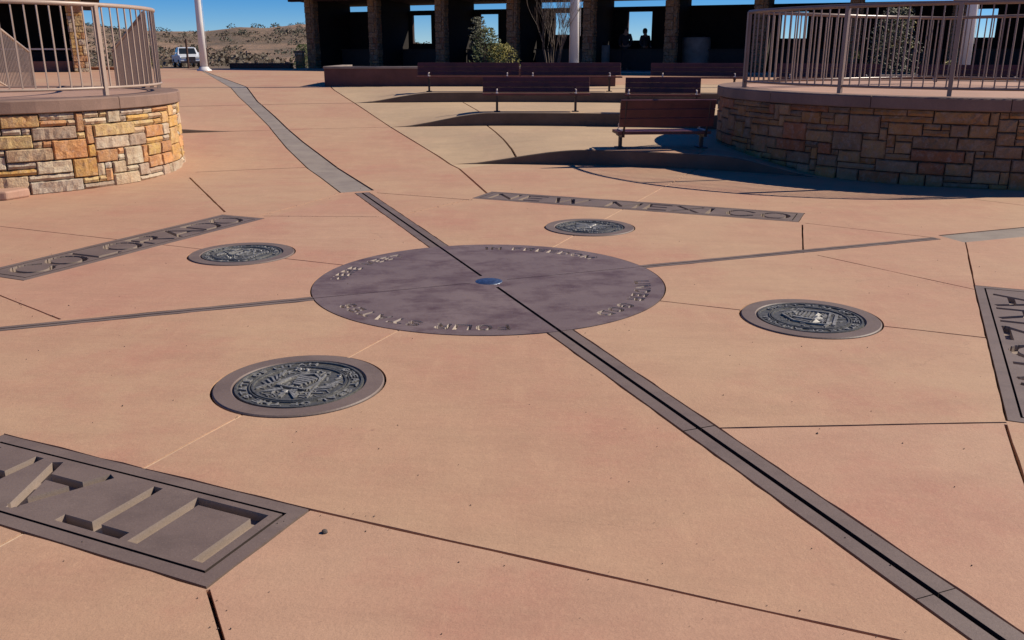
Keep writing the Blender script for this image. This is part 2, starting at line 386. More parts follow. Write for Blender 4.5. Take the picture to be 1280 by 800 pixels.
holes = []
C0 = (CX, CY)
holes.append(circle(C0, RC+.009, 128))
for nm, (d, P, L, DS) in PAN.items():
    u = dirw(d); t = Vector((u.y, -u.x)); o = Vector(C0) + u*P; g = .007
    g = .010; holes.append(jpoly([o-u*g-t*(L+g), o-u*g+t*(L+g), o+u*(PW+g)+t*(L+g), o+u*(PW+g)-t*(L+g)]))
    holes.append(circle(Vector(C0)+u*DS, RS+.011, 64))
    dist = [(RC, DS-RS), (DS+RS, P), (P+PW, P+PW+3.5)]
    for a, b in dist: holes += strip([Vector(C0)+u*a, Vector(C0)+u*b], .014)
ARM = .078
for a0, a1, ang in ((1.2, 4.43, PI/2), (1.2, 5.2, -PI/2), (1.2, 4.235, 0), (1.2, 6.5, PI)):
    c, s = math.cos(ang), math.sin(ang); hw = ARM+.012 if abs(s) > .5 else .05
    holes.append(jpoly([W(c*a0+s*hw, s*a0-c*hw), W(c*a1+s*hw, s*a1-c*hw), W(c*a1-s*hw, s*a1+c*hw), W(c*a0-s*hw, s*a0+c*hw)], .09, .0035))
JOINTS = [[(-0.751, 2.852), (-0.391, 2.704), (0.614, 2.297), (1.071, 2.115), (1.333, 2.009)], [(-0.942, 2.346), (-0.822, 2.107), (-0.554, 1.553), (-.2, .8)], [(-3.95, 6.13), (-2.813, 5.208)], [(-4.236, 11.542), (-2.972, 8.985)], [(-2.552, 8.756), (-2.264, 9.477), (-1.972, 10.26)], [(-1.074, 8.891), (-0.449, 9.798)], [(-1.587, 10.26), (-0.447, 9.743)], [(-2.504, 8.756), (-1.359, 8.711)],
          [(-5.7, 26.5), (-5.124, 25.01), (-4.525, 23.04), (-3.66, 20.61), (-2.256, 16.79), (-1.119, 13.6), (-0.745, 12.44), (-0.289, 10.2)], [(-4.301, 11.98), (-3.372, 12.38), (-2.529, 12.67)], [(-1.115, 20.57), (-0.62, 17.39)], [(-0.475, 17.12), (-0.146, 14.77), (0.0, 13.63), (0.059, 12.99)],
          [(5.186, 9.798), (5.573, 9.324), (7.5, 7.2)], [(2.784, 8.29), (2.406, 7.076)], [(2.841, 8.371), (3.766, 7.69)], [(2.496, 6.988), (3.239, 5.913)], [(3.967, 7.519), (3.25, 5.934)], [(0.87, 3.563), (2.22, 3.628)], [(2.206, 3.601), (1.919, 2.887), (1.4, 1.6)]]
def arcp(r, x0, x1, n):
    o = []
    for i in range(n+1):
        x = x0+(x1-x0)*i/n; d = r*r-(x-MX)**2; o.append((x, MY+math.sqrt(max(0, d))))
    return o
JOINTS += [arcp(14.6, -12.5, -3.2, 16), arcp(10.97, -9.5, -1.8, 12), arcp(19.2, -16, -6.2, 10), arcp(27, -22, -8, 10)]
for j in JOINTS: holes += strip(j, (.045 if j[0][0] < -9 else .032) if j[0][1] > 12.4 else (.022 if j[0][1] > 10 else .013))
STL = [(-2.0, 10.26), (-2.503, 11.55), (-3.611, 14.25), (-4.53, 16.7), (-6.4, 21.17), (-8.048, 25.39), (-11.516, 34.35), (-13.2, 38.6)]
STR = [(-1.673, 10.45), (-2.552, 12.67), (-3.538, 14.95), (-4.755, 17.94), (-5.745, 20.28), (-7.071, 23.96), (-10.677, 32.6), (-12.7, 37.5)]
STB = [(3.851, 7.796), (12, 10.94), (12, 10.46), (3.937, 7.486)]
holes.append([(x+(-.022 if i < 8 else .03), y) for i, (x, y) in enumerate(STL + STR[::-1])])
holes.append(STB)
tanzone = [(-5.124, 25.01), (-4.525, 23.04), (-3.66, 20.61), (-2.256, 16.79), (-1.119, 13.6), (-0.745, 12.44), (-.3, 12.9), (3, 12.9), (4.5, 12), (8, 14), (12, 17), (12, 25.01)]
def chain(P): return list(zip(P, P[1:]))
brk = []
for r in (8.2, 9.6, 12.2, 13.4, 16, 17.3, 18.5, 22, 27, 33): brk += chain([(MX+r*math.cos(R(a)), MY+r*math.sin(R(a))) for a in range(20, 161, 5)])
for k in range(27): brk.append(((-9+k*.5, 9.2), (-9+k*.5, 25)))
for y in (9, 10, 11, 12, 13): brk.append(((-16, y), (16, y)))
def curve(r, x0, x1):
    P = [(MX+r*math.cos(R(a)), MY+r*math.sin(R(a))) for a in range(180, -1, -3)]; P[0] = (MX-r, MY); P[-1] = (MX+r, MY)
    return ([(x0, MY)] if x0 < MX-r-1e-6 else []) + P + ([(x1, MY)] if x1 > MX+r+1e-6 else [])
rads = [q[0] for q in STEPS]
bands = []
bands.append([(-26, -8), (34, -8)] + curve(rads[0], -26, 34)[::-1])
bands.append(curve(rads[0], MX-rads[1], MX+rads[1])[1:-1] + curve(rads[1], MX-rads[1], MX+rads[1])[::-1])
bands.append(curve(rads[1], MX-rads[2], MX+rads[2])[1:-1] + curve(rads[2], MX-rads[2], MX+rads[2])[::-1])
bands.append(curve(rads[2], -26, 34) + [(34, 42), (-26, 42)])
cu = dirw(PAN['COLORADO'][0]); ct = Vector((cu.y, -cu.x)); co = Vector(C0)+cu*PAN['COLORADO'][1]
cc1 = tuple(co - ct*PAN['COLORADO'][2]); cc2 = tuple(co + ct*PAN['COLORADO'][2])
ZON = [(tanzone, 1), ([W(0, 0), W(0, 4.36), cc2, cc1, (-3.95, 6.13), (-2.813, 5.208)], 2),
       ([(-.751, 2.852), (1.333, 2.009), (1.9, .2), (-.2, .8), (-.942, 2.346)], 2), ([W(.0, -2.76), (2.206, 3.615), (1.919, 2.887), (1.4, 1.6), W(0, -5.2)], 2)]
for bi, poly in enumerate(bands):
    o = cut_sheet('pavement', poly, holes, .03, [M['pave'], M['tan'], M['pave_pink']], lambda x, y, b=bi: Z(x, y, b), brk, floor=False, zones=ZON)
    tag(o, kind='structure')
    o = cut_sheet('ground_bed', poly, [], .001, [M['bed']], lambda x, y, b=bi: Z(x, y, b)-.04, brk, floor=False); tag(o, kind='structure')
# terrace risers
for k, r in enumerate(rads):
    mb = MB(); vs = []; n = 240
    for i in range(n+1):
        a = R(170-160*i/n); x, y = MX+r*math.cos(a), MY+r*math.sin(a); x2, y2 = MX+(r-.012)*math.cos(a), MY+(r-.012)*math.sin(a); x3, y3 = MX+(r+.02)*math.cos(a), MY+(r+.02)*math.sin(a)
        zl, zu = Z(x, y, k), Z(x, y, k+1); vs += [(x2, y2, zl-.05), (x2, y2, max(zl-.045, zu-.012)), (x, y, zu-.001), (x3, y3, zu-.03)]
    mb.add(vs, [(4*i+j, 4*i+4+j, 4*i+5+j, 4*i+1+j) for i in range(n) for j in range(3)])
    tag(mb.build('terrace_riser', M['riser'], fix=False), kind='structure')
def lit_strips(segs):  # added strips that paint sunlit joint walls, no real sealant
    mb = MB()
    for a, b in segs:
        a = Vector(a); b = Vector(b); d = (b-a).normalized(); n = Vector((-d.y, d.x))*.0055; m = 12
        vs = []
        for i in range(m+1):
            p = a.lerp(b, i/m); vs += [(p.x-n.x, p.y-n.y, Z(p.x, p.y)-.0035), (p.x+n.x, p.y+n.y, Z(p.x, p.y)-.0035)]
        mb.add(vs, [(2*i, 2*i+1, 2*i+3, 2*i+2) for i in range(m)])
    tag(mb.build('lit_joint_strip', M['lit_strips'], fix=False), kind='structure')
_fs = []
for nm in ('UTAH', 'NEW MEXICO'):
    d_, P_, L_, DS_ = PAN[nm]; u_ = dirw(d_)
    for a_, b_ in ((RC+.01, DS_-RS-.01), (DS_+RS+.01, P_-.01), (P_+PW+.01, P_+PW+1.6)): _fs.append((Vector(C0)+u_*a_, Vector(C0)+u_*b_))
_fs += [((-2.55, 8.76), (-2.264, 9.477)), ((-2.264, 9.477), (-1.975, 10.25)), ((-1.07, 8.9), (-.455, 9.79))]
lit_strips(_fs)
def path_mesh(L, Rr, name):
    vs = []; n = 80; m = 4
    def samp(P, y):
        for a, b in zip(P, P[1:]):
            if y <= b[1]: return a[0]+(b[0]-a[0])*(y-a[1])/(b[1]-a[1])
        return P[-1][0]
    for i in range(n+1):
        ya, yb = 10.28+(38.5-10.28)*i/n, 10.46+(37.4-10.46)*i/n; xa, xb = samp(L, ya), samp(Rr, yb)
        for j in range(m+1):
            x, y = xa+(xb-xa)*j/m, ya+(yb-ya)*j/m; vs.append((x, y, Z(x, y)-.003))
    mb = MB(); k = m+1; mb.add(vs, [(i*k+j, i*k+j+1, (i+1)*k+j+1, (i+1)*k+j) for i in range(n) for j in range(m)])
    return tag(mb.build(name, M['aggregate'], fix=False), kind='structure')
path_mesh(STL, STR, 'path')
mb = MB(); ins = [(3.86, 7.78), (8.5, 9.57), (8.5, 9.15), (3.945, 7.502)]
mb.add([(x, y, -.004+Z(x, y)) for x, y in ins], [(3, 2, 1, 0)]); tag(mb.build('path', M['aggregate'], fix=False), kind='structure')

# desert ground and hills
def ridge(az):   # ridge height by azimuth in degrees (0 = straight ahead, negative = left)
    P = [(-60, 7.5), (-32, 7.2), (-26, 7.5), (-21.5, 5.6), (-18.5, 5.4), (-16.5, 6.6), (-15, 6.2), (-13, 7.3), (-11, 7), (-9, 4.5), (-7, 3), (-3, 2.5), (5, 2.8), (20, 2.5), (40, 4), (60, 5)]
    for a, b in zip(P, P[1:]):
        if az <= b[0]: return a[1]+(b[1]-a[1])*max(0, az-a[0])/(b[0]-a[0])
    return P[-1][1]
def gz(x, y):
    base = Z(max(-26, min(34, x)), min(max(y, 0), 42))-.35
    base += (.55-base)*smooth((y-42)/1.5) if y > 42 else 0
    base += (.06-base)*smooth((y-44)/10) if y > 44 else 0
    r = math.hypot(x, y)
    if y > 60:
        az = math.degrees(math.atan2(x, y)); h = ridge(az)*1.16*smooth((y-110)/170)
        h *= 1-.75*smooth((r-330)/500)
        nz = noise.fractal(Vector((x*.02, y*.02, 3)), 1, 2, 5)
        h += nz*.9*smooth((y-100)/60)*(1 if h > 1 else .3)
        base += h
    return base
mb = MB(); nx, ny = 300, 300
xs = [-40 + 900*math.sinh(3.6*(2*i/(nx-1)-1))/math.sinh(3.6) for i in range(nx)]
ysg = [-60 + 2600*(math.exp(4.2*i/(ny-1))-1)/(math.exp(4.2)-1) for i in range(ny)]
mb.v = [(x, y, gz(x, y)) for y in ysg for x in xs]
mb.f = [(j*nx+i, j*nx+i+1, (j+1)*nx+i+1, (j+1)*nx+i) for j in range(ny-1) for i in range(nx-1)]; mb.m = [0]*len(mb.f)
tag(mb.build('hills', M['dirt'], smooth=True, fix=False), kind='structure')
# scrub on the hills
mb = MB(); rnd = random.Random(3)
def blob(mb, x, y, z, r, n=26, sq=.8, rnd=rnd, leaf=.5):
    for i in range(n):
        th = rnd.uniform(0, 2*PI); ph = math.acos(rnd.uniform(-.1, 1)); k = r*rnd.uniform(.55, 1.05)
        c = Vector((x+k*math.sin(ph)*math.cos(th), y+k*math.sin(ph)*math.sin(th), z+k*math.cos(ph)*sq))
        a = Vector((rnd.uniform(-1, 1), rnd.uniform(-1, 1), rnd.uniform(-1, 1))).normalized(); b = a.orthogonal().normalized()*r*leaf*rnd.uniform(.5, 1); a = a*r*leaf*rnd.uniform(.5, 1)
        mb.add([c-a*.5, c+b*.5, c+a*.5, c-b*.5], [(0, 1, 2, 3)])
for i in range(3000):
    az = R(rnd.uniform(-36, -6)); y = rnd.uniform(88, 330); x = math.tan(az)*y
    if noise.fractal(Vector((x*.018, y*.018, 9)), 1, 2, 3) < -.05: continue
    blob(mb, x, y, gz(x, y)-.1, rnd.uniform(.5, 1.35), 16)
for i in range(500):
    az = R(rnd.uniform(-6, 36)); y = rnd.uniform(90, 330); x = math.tan(az)*y; blob(mb, x, y, gz(x, y)-.1, rnd.uniform(.5, 1.0), 12)
tag(mb.build('scrub_cover', M['scrub'], fix=False), 'grey green desert scrub covering the low hills behind the plaza', 'scrub', kind='stuff')

mb = MB()
for i in range(420):
    az = R(rnd.uniform(-36, 34)); y = rnd.choice((rnd.uniform(150, 300), rnd.uniform(265, 320))); x = math.tan(az)*y; blob(mb, x, y, gz(x, y), rnd.uniform(.8, 1.7), 40, .8, leaf=.35)
tag(mb.build('juniper_cover', M['juniper'], fix=False), 'dark junipers dotted over the far hills', 'junipers', kind='stuff')

# ------------------------------------------------------------------ granite: disc, boundary bars, panels
def polar_quads(txt, h, w, r0, a_start, a_end):
    """text read from the centre: letter bottoms towards the centre, running clockwise (angles in degrees, decreasing)"""
    q, tot = text_quads(txt, h, w, .028, .75)
    span = a_start-a_end; out = []
    for quad in q:
        o = []
        for p in quad:
            a = R(a_start-span*p.x/tot); r = r0+p.y; o.append((CX+r*math.cos(a), CY+r*math.sin(a)))
        out.append(o)
    return out
cd = empty('granite_disc', (0, 0, 0)); tag(cd, 'large round mottled purple granite disc at the crossing of the boundary lines', 'monument disc')
lq = []
for t, a, b in (('FOUR STATES', -82, -147), ('HERE MEET', 177, 131), ('IN FREEDOM', 93, 42), ('UNDER GOD', 1, -49)): lq += polar_quads(t, .11, .026, 1.05, a, b)
NL = len(lq)
lq.append([W(-.011, .17), W(.011, .17), W(.011, RC+.05), W(-.011, RC+.05)]); lq.append([W(-.011, -.17), W(.011, -.17), W(.011, -RC-.05), W(-.011, -RC-.05)])
lq.append([W(.14, -.0035), W(.14, .0035), W(RC+.05, .0035), W(RC+.05, -.0035)]); lq.append([W(-.14, -.0035), W(-.14, .0035), W(-RC-.05, .0035), W(-RC-.05, -.0035)])
cut_sheet('disc_slab', circle(C0, RC, 128), lq, .024, [M['granite_disc'], M['cut_pale'], M['groove']], lambda x, y: .002, parent=cd, wm=1, dark_from=NL, dm=2)
mk = MB(); mk.lathe([(0, .006), (.078, .0058), (.085, .0035), (.088, .003), (.098, .0028), (.1, -.005)], 48, C0)
mo = mk.build('survey_marker', M['marker'], smooth=True); tag(mo, 'small round polished metal survey marker set in the centre of the granite disc', 'survey marker')

arms = [('near', 1.0, 5.2, -PI/2, 'long granite boundary bar running from the disc toward the lower right corner', ARM, .0115),
        ('far', 1.0, 4.43, PI/2, 'granite boundary bar from the disc to the grey path leading to the flagpole', ARM, .0115),
        ('right', 1.0, 4.235, 0, 'thin granite boundary bar from the disc toward the right hand stone platform', .042, .006),
        ('left', 1.0, 6.5, PI, 'thin granite boundary bar from the disc to the left edge of the picture', .042, .006)]
for _, a0, a1, ang, lab, hw, gw in arms:
    c, s = math.cos(ang), math.sin(ang)
    def Q(u, v): return W(c*u - s*v, s*u + c*v)
    n = 10; outer = []
    # inner end follows the rim of the disc
    for i in range(n+1):
        v = -hw+2*hw*i/n; outer.append(Q(math.sqrt((RC+.004)**2-v*v), v))
    outer = outer[::-1]; outer = [Q(a1, hw)] + outer[0:] + [Q(a1, -hw)]
    hl = [[Q(1.2, -gw), Q(1.2, gw), Q(a1+.1, gw), Q(a1+.1, -gw)]]
    if _ == 'near': hl.append([Q(2.755, -.1), Q(2.762, -.1), Q(2.762, .1), Q(2.755, .1)]); hl.append([Q(4.08, -.1), Q(4.084, -.1), Q(4.084, .1), Q(4.08, .1)])
    o = cut_sheet('boundary_bar', outer, hl, .026, [M['granite'], M['groove']], lambda x, y: .001, dark_from=0, dm=1)
    tag(o, lab, 'boundary bar', 'granite bars along the four state lines')

# letter positions on each panel: x of the letter's left edge from the panel centre
LET = {'UTAH': [('U', -.70), ('T', -.335), ('A', .045), ('H', .44)],
       'COLORADO': [('C', -1.20), ('O', -.90), ('L', -.59), ('O', -.335), ('R', -.02), ('A', .30), ('D', .645), ('O', .945)],
       'ARIZONA': [('A', -1.10), ('R', -.735), ('I', -.43), ('Z', -.30), ('O', .04), ('N', .40), ('A', .74)],
       'NEW MEXICO': [('N', -1.62), ('E', -1.25), ('W', -.90), ('M', -.24), ('E', .18), ('X', .48), ('I', .84), ('C', 1.03), ('O', 1.37)]}
LABP = {'UTAH': 'purple granite panel with deep cut letters UTAH nearest the bottom left corner',
        'COLORADO': 'purple granite panel with deep cut letters COLORADO in front of the sunlit stone platform',
        'NEW MEXICO': 'long purple granite panel with deep cut letters NEW MEXICO beyond the disc',
        'ARIZONA': 'purple granite panel with deep cut letters ARIZONA at the right edge'}
for nm, (d, P, L, DS) in PAN.items():
    u = dirw(d); t = Vector((u.y, -u.x)); o = Vector(C0) + u*P
    ang = math.atan2(t.y, t.x)
    hq = []
    lh, lw = .335, (.045 if nm == 'UTAH' else .044)
    for ch, x0 in LET[nm]:
        q, _ = text_quads(ch, lh, lw, 0)
        hq += [[(p.x+x0, p.y+.093) for p in quad] for quad in q]
    g0, g1 = .055, .066; NL = len(hq)
    for (xa, xb, ya, yb) in ((-L+g0, L-g0, g0, g1), (-L+g0, L-g0, PW-g1, PW-g0), (-L+g0, -L+g1, g0, PW-g0), (L-g1, L-g0, g0, PW-g0)):
        hq.append([(xa, ya), (xb, ya), (xb, yb), (xa, yb)])
    ob = cut_sheet('engraved_plaque', [(-L, 0), (L, 0), (L, PW), (-L, PW)], hq, .036, [M['granite'], M['cut'], M['groove']], lambda x, y: .001, wm=1, dark_from=NL, dm=2, loc=(o.x, o.y, 0), rz=ang)
    tag(ob, LABP[nm], 'engraved panel', 'engraved state name panels around the disc')

# ------------------------------------------------------------------ state seals
def seal(nm, words, emblem, label, pos, ang):
    root = empty('state_seal', (pos.x, pos.y, 0), ang); tag(root, label, 'state seal', 'round state seals set in the paving')
    mb = MB(); mb.lathe([(.326, -.03), (.326, .0), (.332, .006), (.414, .006), (RS, .0), (RS, -.03)], 96)
    mb.build('stone_ring', M['granite'], root)
    mb = MB(); mb.lathe([(0, .0), (.222, .0), (.224, .007), (.234, .007), (.236, -.001), (.240, -.001), (.242, .005), (.247, .005), (.249, -.002), (.302, -.002), (.304, .006), (.315, .006), (.318, -.006), (.326, -.006)], 96)
    mb.build('bronze_plate', M['bronze'], root, fix=True)
    tot = text_quads(words, .036, .0065, .009, .6)[1]; span = R(325); x0 = 0
    for ch in words:
        if ch == ' ': x0 += .6*.036; continue
        q, wd = text_quads(ch, .036, .0065, 0); mb = MB()
        for quad in q:
            pl = []
            for p in quad:
                a = PI/2 + span/2 - span*(p.x+x0)/tot; r = .257+p.y; pl.append((r*math.cos(a), r*math.sin(a)))
            mb.prism(pl, -.004, .005+random.uniform(0, .0004))
        mb.build('raised_letter', M['bronze_hi'], root); x0 += wd+.009
    mb = MB(); emblem(mb)
    for _k in range(90):
        a_ = rs.uniform(0, 2*PI); r_ = .205*math.sqrt(rs.random()); d_ = rs.uniform(0, PI); l_ = rs.uniform(.008, .03); x_, y_ = r_*math.cos(a_), r_*math.sin(a_)
        bar(mb, (x_-l_*math.cos(d_), y_-l_*math.sin(d_)), (x_+l_*math.cos(d_), y_+l_*math.sin(d_)), rs.uniform(.004, .008), rs.uniform(.002, .006))
    mb.build('relief_emblem', M['bronze_hi'], root)
    return root
rs = random.Random(11)
def blobs(mb, pts, r, h0=.004, h1=.012, n=9):
    for x, y in pts:
        rr = r*rs.uniform(.7, 1.2); hh = rs.uniform(h0, h1)
        mb.lathe([(0, hh), (rr*.6, hh*.85), (rr, -.001)], n, (x, y))
def bar(mb, a, b, w, h):
    a = Vector(a); b = Vector(b); d = (b-a).normalized(); n = Vector((-d.y, d.x))*w/2
    mb.prism([a-n, b-n, b+n, a+n], -.001, h+rs.uniform(0, .0006))
def em_utah(mb):     # beehive on a shield between slanted flags, bird with spread wings above
    sh = [(-.085, .07), (.085, .07), (.085, -.04), (.06, -.09), (0, -.13), (-.06, -.09), (-.085, -.04)]
    for a, b in zip(sh, sh[1:]+sh[:1]): bar(mb, a, b, .010, .010)
    for i, w in enumerate((.052, .050, .044, .036, .024)): bar(mb, (-w, -.07+i*.022), (w, -.07+i*.022), .016, .012-i*.0008)
    for s in (-1, 1):
        bar(mb, (s*.05, -.15), (s*.15, .15), .008, .009)
        for k in range(6): bar(mb, (s*(.10+.010*k), .10-.03*k), (s*(.185-.002*k), .06-.035*k), .010, .006+.0012*(k % 3))
        for k in range(6): bar(mb, (s*.02, .11), (s*(.10-.01*k), .175-.018*k), .008, .008+.001*(k % 2))
    blobs(mb, [(0, .12), (0, .145), (0, .105)], .02)
    blobs(mb, [(rs.uniform(-.15, .15), rs.uniform(-.19, -.14)) for i in range(14)], .012)
    blobs(mb, [(rs.uniform(-.07, .07), rs.uniform(.04, .065)) for i in range(8)], .009)
def em_colorado(mb):  # triangle with rays over a shield with mountains
    for a, b in (((-.05, .10), (.05, .10)), ((.05, .10), (0, .19)), ((0, .19), (-.05, .10))): bar(mb, a, b, .009, .010)
    for k in range(13): a = R(20+k*11.7); bar(mb, (.06*math.cos(a), .12+.03*math.sin(a)), (.16*math.cos(a), .10+.09*math.sin(a)), .006, .006)
    sh = [(-.09, .06), (.09, .06), (.09, -.05), (0, -.12), (-.09, -.05)]
    for a, b in zip(sh, sh[1:]+sh[:1]): bar(mb, a, b, .010, .010)
    for x in (-.05, 0, .05): mb.add([(x-.035, -.01, .001), (x+.035, -.01, .001), (x, .05, .002), (x, .012, .014)], [(0, 1, 3), (1, 2, 3), (2, 0, 3)])
    bar(mb, (-.08, -.02), (.08, -.02), .008, .009); bar(mb, (-.04, -.08), (.04, -.035), .010, .011); bar(mb, (.04, -.08), (-.04, -.035), .010, .012)
    for k in range(10): bar(mb, (-.15+k*.03, -.15-.01*math.sin(k*.7)), (-.13+k*.03, -.15-.01*math.sin(k*.7+.5)), .022, .007)
    blobs(mb, [(rs.uniform(-.17, -.1), rs.uniform(-.08, .05)) for i in range(9)]+[(rs.uniform(.1, .17), rs.uniform(-.08, .05)) for i in range(9)], .011)
def em_newmex(mb):    # large bird sheltering a small one
    for s in (-1, 1):
        for k in range(8): bar(mb, (s*.03, .07-.008*k), (s*(.18-.012*k), .13-.034*k), .014, .007+.0015*(k % 3))
    blobs(mb, [(0, .13), (.005, .105), (0, .08), (0, .05), (0, .02), (0, -.01)], .034, .010, .016)
    for k in range(5): bar(mb, (-.01+.005*k, -.03), (-.04+.02*k, -.10), .012, .009)
    for s in (-1, 1):
        for k in range(4): bar(mb, (.06, -.07), (.06+s*(.05-.008*k), -.04-.012*k), .007, .008)
    blobs(mb, [(.06, -.075), (.06, -.06)], .018)
    bar(mb, (-.13, -.145), (.13, -.145), .022, .007); blobs(mb, [(rs.uniform(-.1, .1), -.175+rs.uniform(-.01, .01)) for i in range(10)], .010)
def em_arizona(mb):   # shield: mountains and rising sun, orchard, dam, cow and miner
    sh = [(-.13, .11), (.13, .11), (.14, .02), (.11, -.09), (0, -.17), (-.11, -.09), (-.14, .02)]
    for a, b in zip(sh, sh[1:]+sh[:1]): bar(mb, a, b, .011, .011)
    for x, w, h in ((-.08, .05, .05), (-.01, .06, .07), (.07, .05, .05)): mb.add([(x-w, .02, .001), (x+w, .02, .001), (x, .02+h, .002), (x, .02+h*.4, .016)], [(0, 1, 3), (1, 2, 3), (2, 0, 3)])
    for k in range(9): a = R(15+k*18.7); bar(mb, (.03*math.cos(a), .07+.01*math.sin(a)), (.11*math.cos(a), .075+.03*math.sin(a)), .006, .007)
    for k in range(5): bar(mb, (-.12, .01-.022*k), (.01-.01*k, -.004-.022*k), .010, .006+.001*(k % 2))
    bar(mb, (.035, -.10), (.055, .02), .018, .013); bar(mb, (.08, -.09), (.10, .01), .010, .010); bar(mb, (.06, .13), (.17, .10), .012, .008)
    bar(mb, (-.12, .15), (.12, .15), .018, .008)
    blobs(mb, [(rs.uniform(-.1, .02), rs.uniform(-.12, -.05)) for i in range(14)], .011); blobs(mb, [(.045, .03)], .014)
SE = {'UTAH': ('GREAT SEAL OF THE STATE OF UTAH', em_utah, 'largest looking dark bronze seal in a granite ring, inside the UTAH panel'),
      'COLORADO': ('SEAL OF THE STATE OF COLORADO', em_colorado, 'dark bronze seal left of the disc, inside the COLORADO panel'),
      'NEW MEXICO': ('GREAT SEAL OF THE STATE OF NEW MEXICO', em_newmex, 'farthest dark bronze seal, between the disc and the NEW MEXICO panel'),
      'ARIZONA': ('GREAT SEAL OF THE STATE OF ARIZONA', em_arizona, 'dark bronze seal right of the disc, inside the ARIZONA panel')}
for nm, (d, P, L, DS) in PAN.items():
    u = dirw(d); t = Vector((u.y, -u.x)); w_, e_, l_ = SE[nm]
    seal(nm, w_, e_, l_, Vector(C0)+u*DS, math.atan2(t.y, t.x))

# ------------------------------------------------------------------ random ashlar
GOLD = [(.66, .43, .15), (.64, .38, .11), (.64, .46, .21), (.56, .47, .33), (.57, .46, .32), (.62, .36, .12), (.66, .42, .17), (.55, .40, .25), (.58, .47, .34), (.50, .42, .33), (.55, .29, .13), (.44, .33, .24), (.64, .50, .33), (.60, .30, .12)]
BROWN = [tuple(x*k for x, k in zip(c, (1.12, .96, .72))) for c in [(.34, .235, .15), (.29, .21, .145), (.36, .225, .115), (.34, .16, .09), (.27, .20, .15), (.38, .26, .15), (.30, .225, .165), (.40, .24, .11)]]  # darkened stone tones, part of the wall's shade is painted in
SHADED = [tuple(x*.55 for x in c) for c in BROWN]  # same stone darkened again, the pillars' shade carried by the colour
def ashlar(width, height, fn, pal, seed, ux=.1, uy=.09, gap=.008, proud=.03, wrap=False, big=1.0):
    """fill a width x height band with rectangular stones; fn(s, z, out) gives a point. returns mesh data with colour attribute"""
    rr = random.Random(seed); nxu = int(round(width/ux)); nyu = int(round(height/uy)); ux = width/nxu; uy = height/nyu
    used = [[False]*nxu for _ in range(nyu)]; vs = []; fs = []; cols = []
    for j in range(nyu):
        i = 0
        while i < nxu:
            if used[j][i]: i += 1; continue
            w = rr.choice([1, 2, 2, 3, 3, 3, 4, 4, 5, 5, 6]); h = rr.choice([1, 1, 2, 2, 3])
            if w == 1: h = 1
            if w == 2: h = min(h, 2)
            if w >= 5: h = max(1, min(h, 2))
            k = 0
            while k < w and i+k < nxu and not used[j][i+k]: k += 1
            w = k; h = min(h, nyu-j)
            for a in range(h):
                if any(used[j+a][i+b] for b in range(w)): h = a; break
            for a in range(h):
                for b in range(w): used[j+a][i+b] = True
            s0, s1 = i*ux+gap*rr.uniform(.5, 1.3), (i+w)*ux-gap*rr.uniform(.5, 1.3); z0, z1 = j*uy+gap*rr.uniform(.5, 1.2), (j+h)*uy-gap*rr.uniform(.5, 1.2)
            c = rr.choice(pal); b_ = rr.uniform(.8, 1.12); c = tuple(x*b_ for x in c)
            o = proud*rr.uniform(.5, 1.2); na = max(3, int((s1-s0)/.045)+2); nb = max(3, int((z1-z0)/.045)+2); base = len(vs)
            for q in range(nb):
                for p in range(na):
                    ep = p in (0, na-1); eq = q in (0, nb-1)
                    fp = p/(na-1); fq = q/(nb-1)
                    # outermost ring at the mortar, next ring proud
                    sp = s0+(s1-s0)*fp; zp = z0+(z1-z0)*fq
                    if ep or eq: out = -.007; sp += rr.uniform(-.003, .003); zp += rr.uniform(-.003, .003)
                    else: out = o + rr.uniform(-.009, .011)
                    if p == 1: sp = s0+.012
                    if p == na-2 and na > 3: sp = s1-.012
                    if q == 1: zp = z0+.012
                    if q == nb-2 and nb > 3: zp = z1-.012
                    if na == 3 and p == 1: sp = (s0+s1)/2
                    if nb == 3 and q == 1: zp = (z0+z1)/2
                    vs.append(fn(sp, zp, out))
            for q in range(nb-1):
                for p in range(na-1):
                    fs.append((base+q*na+p, base+q*na+p+1, base+(q+1)*na+p+1, base+(q+1)*na+p)); cols.append(c)
            i += w
    return vs, fs, cols
def stone_mesh(name, data, mats):
    vs, fs, cols = data; me = bpy.data.meshes.new(name); me.from_pydata(vs, [], fs)
    for m in mats: me.materials.append(m)
    at = me.color_attributes.new('stone', 'FLOAT_COLOR', 'CORNER'); buf = []
    for p, c in zip(me.polygons, cols): buf += [*c, 1]*p.loop_total
    at.data.foreach_set('color', buf); me.update(); return me

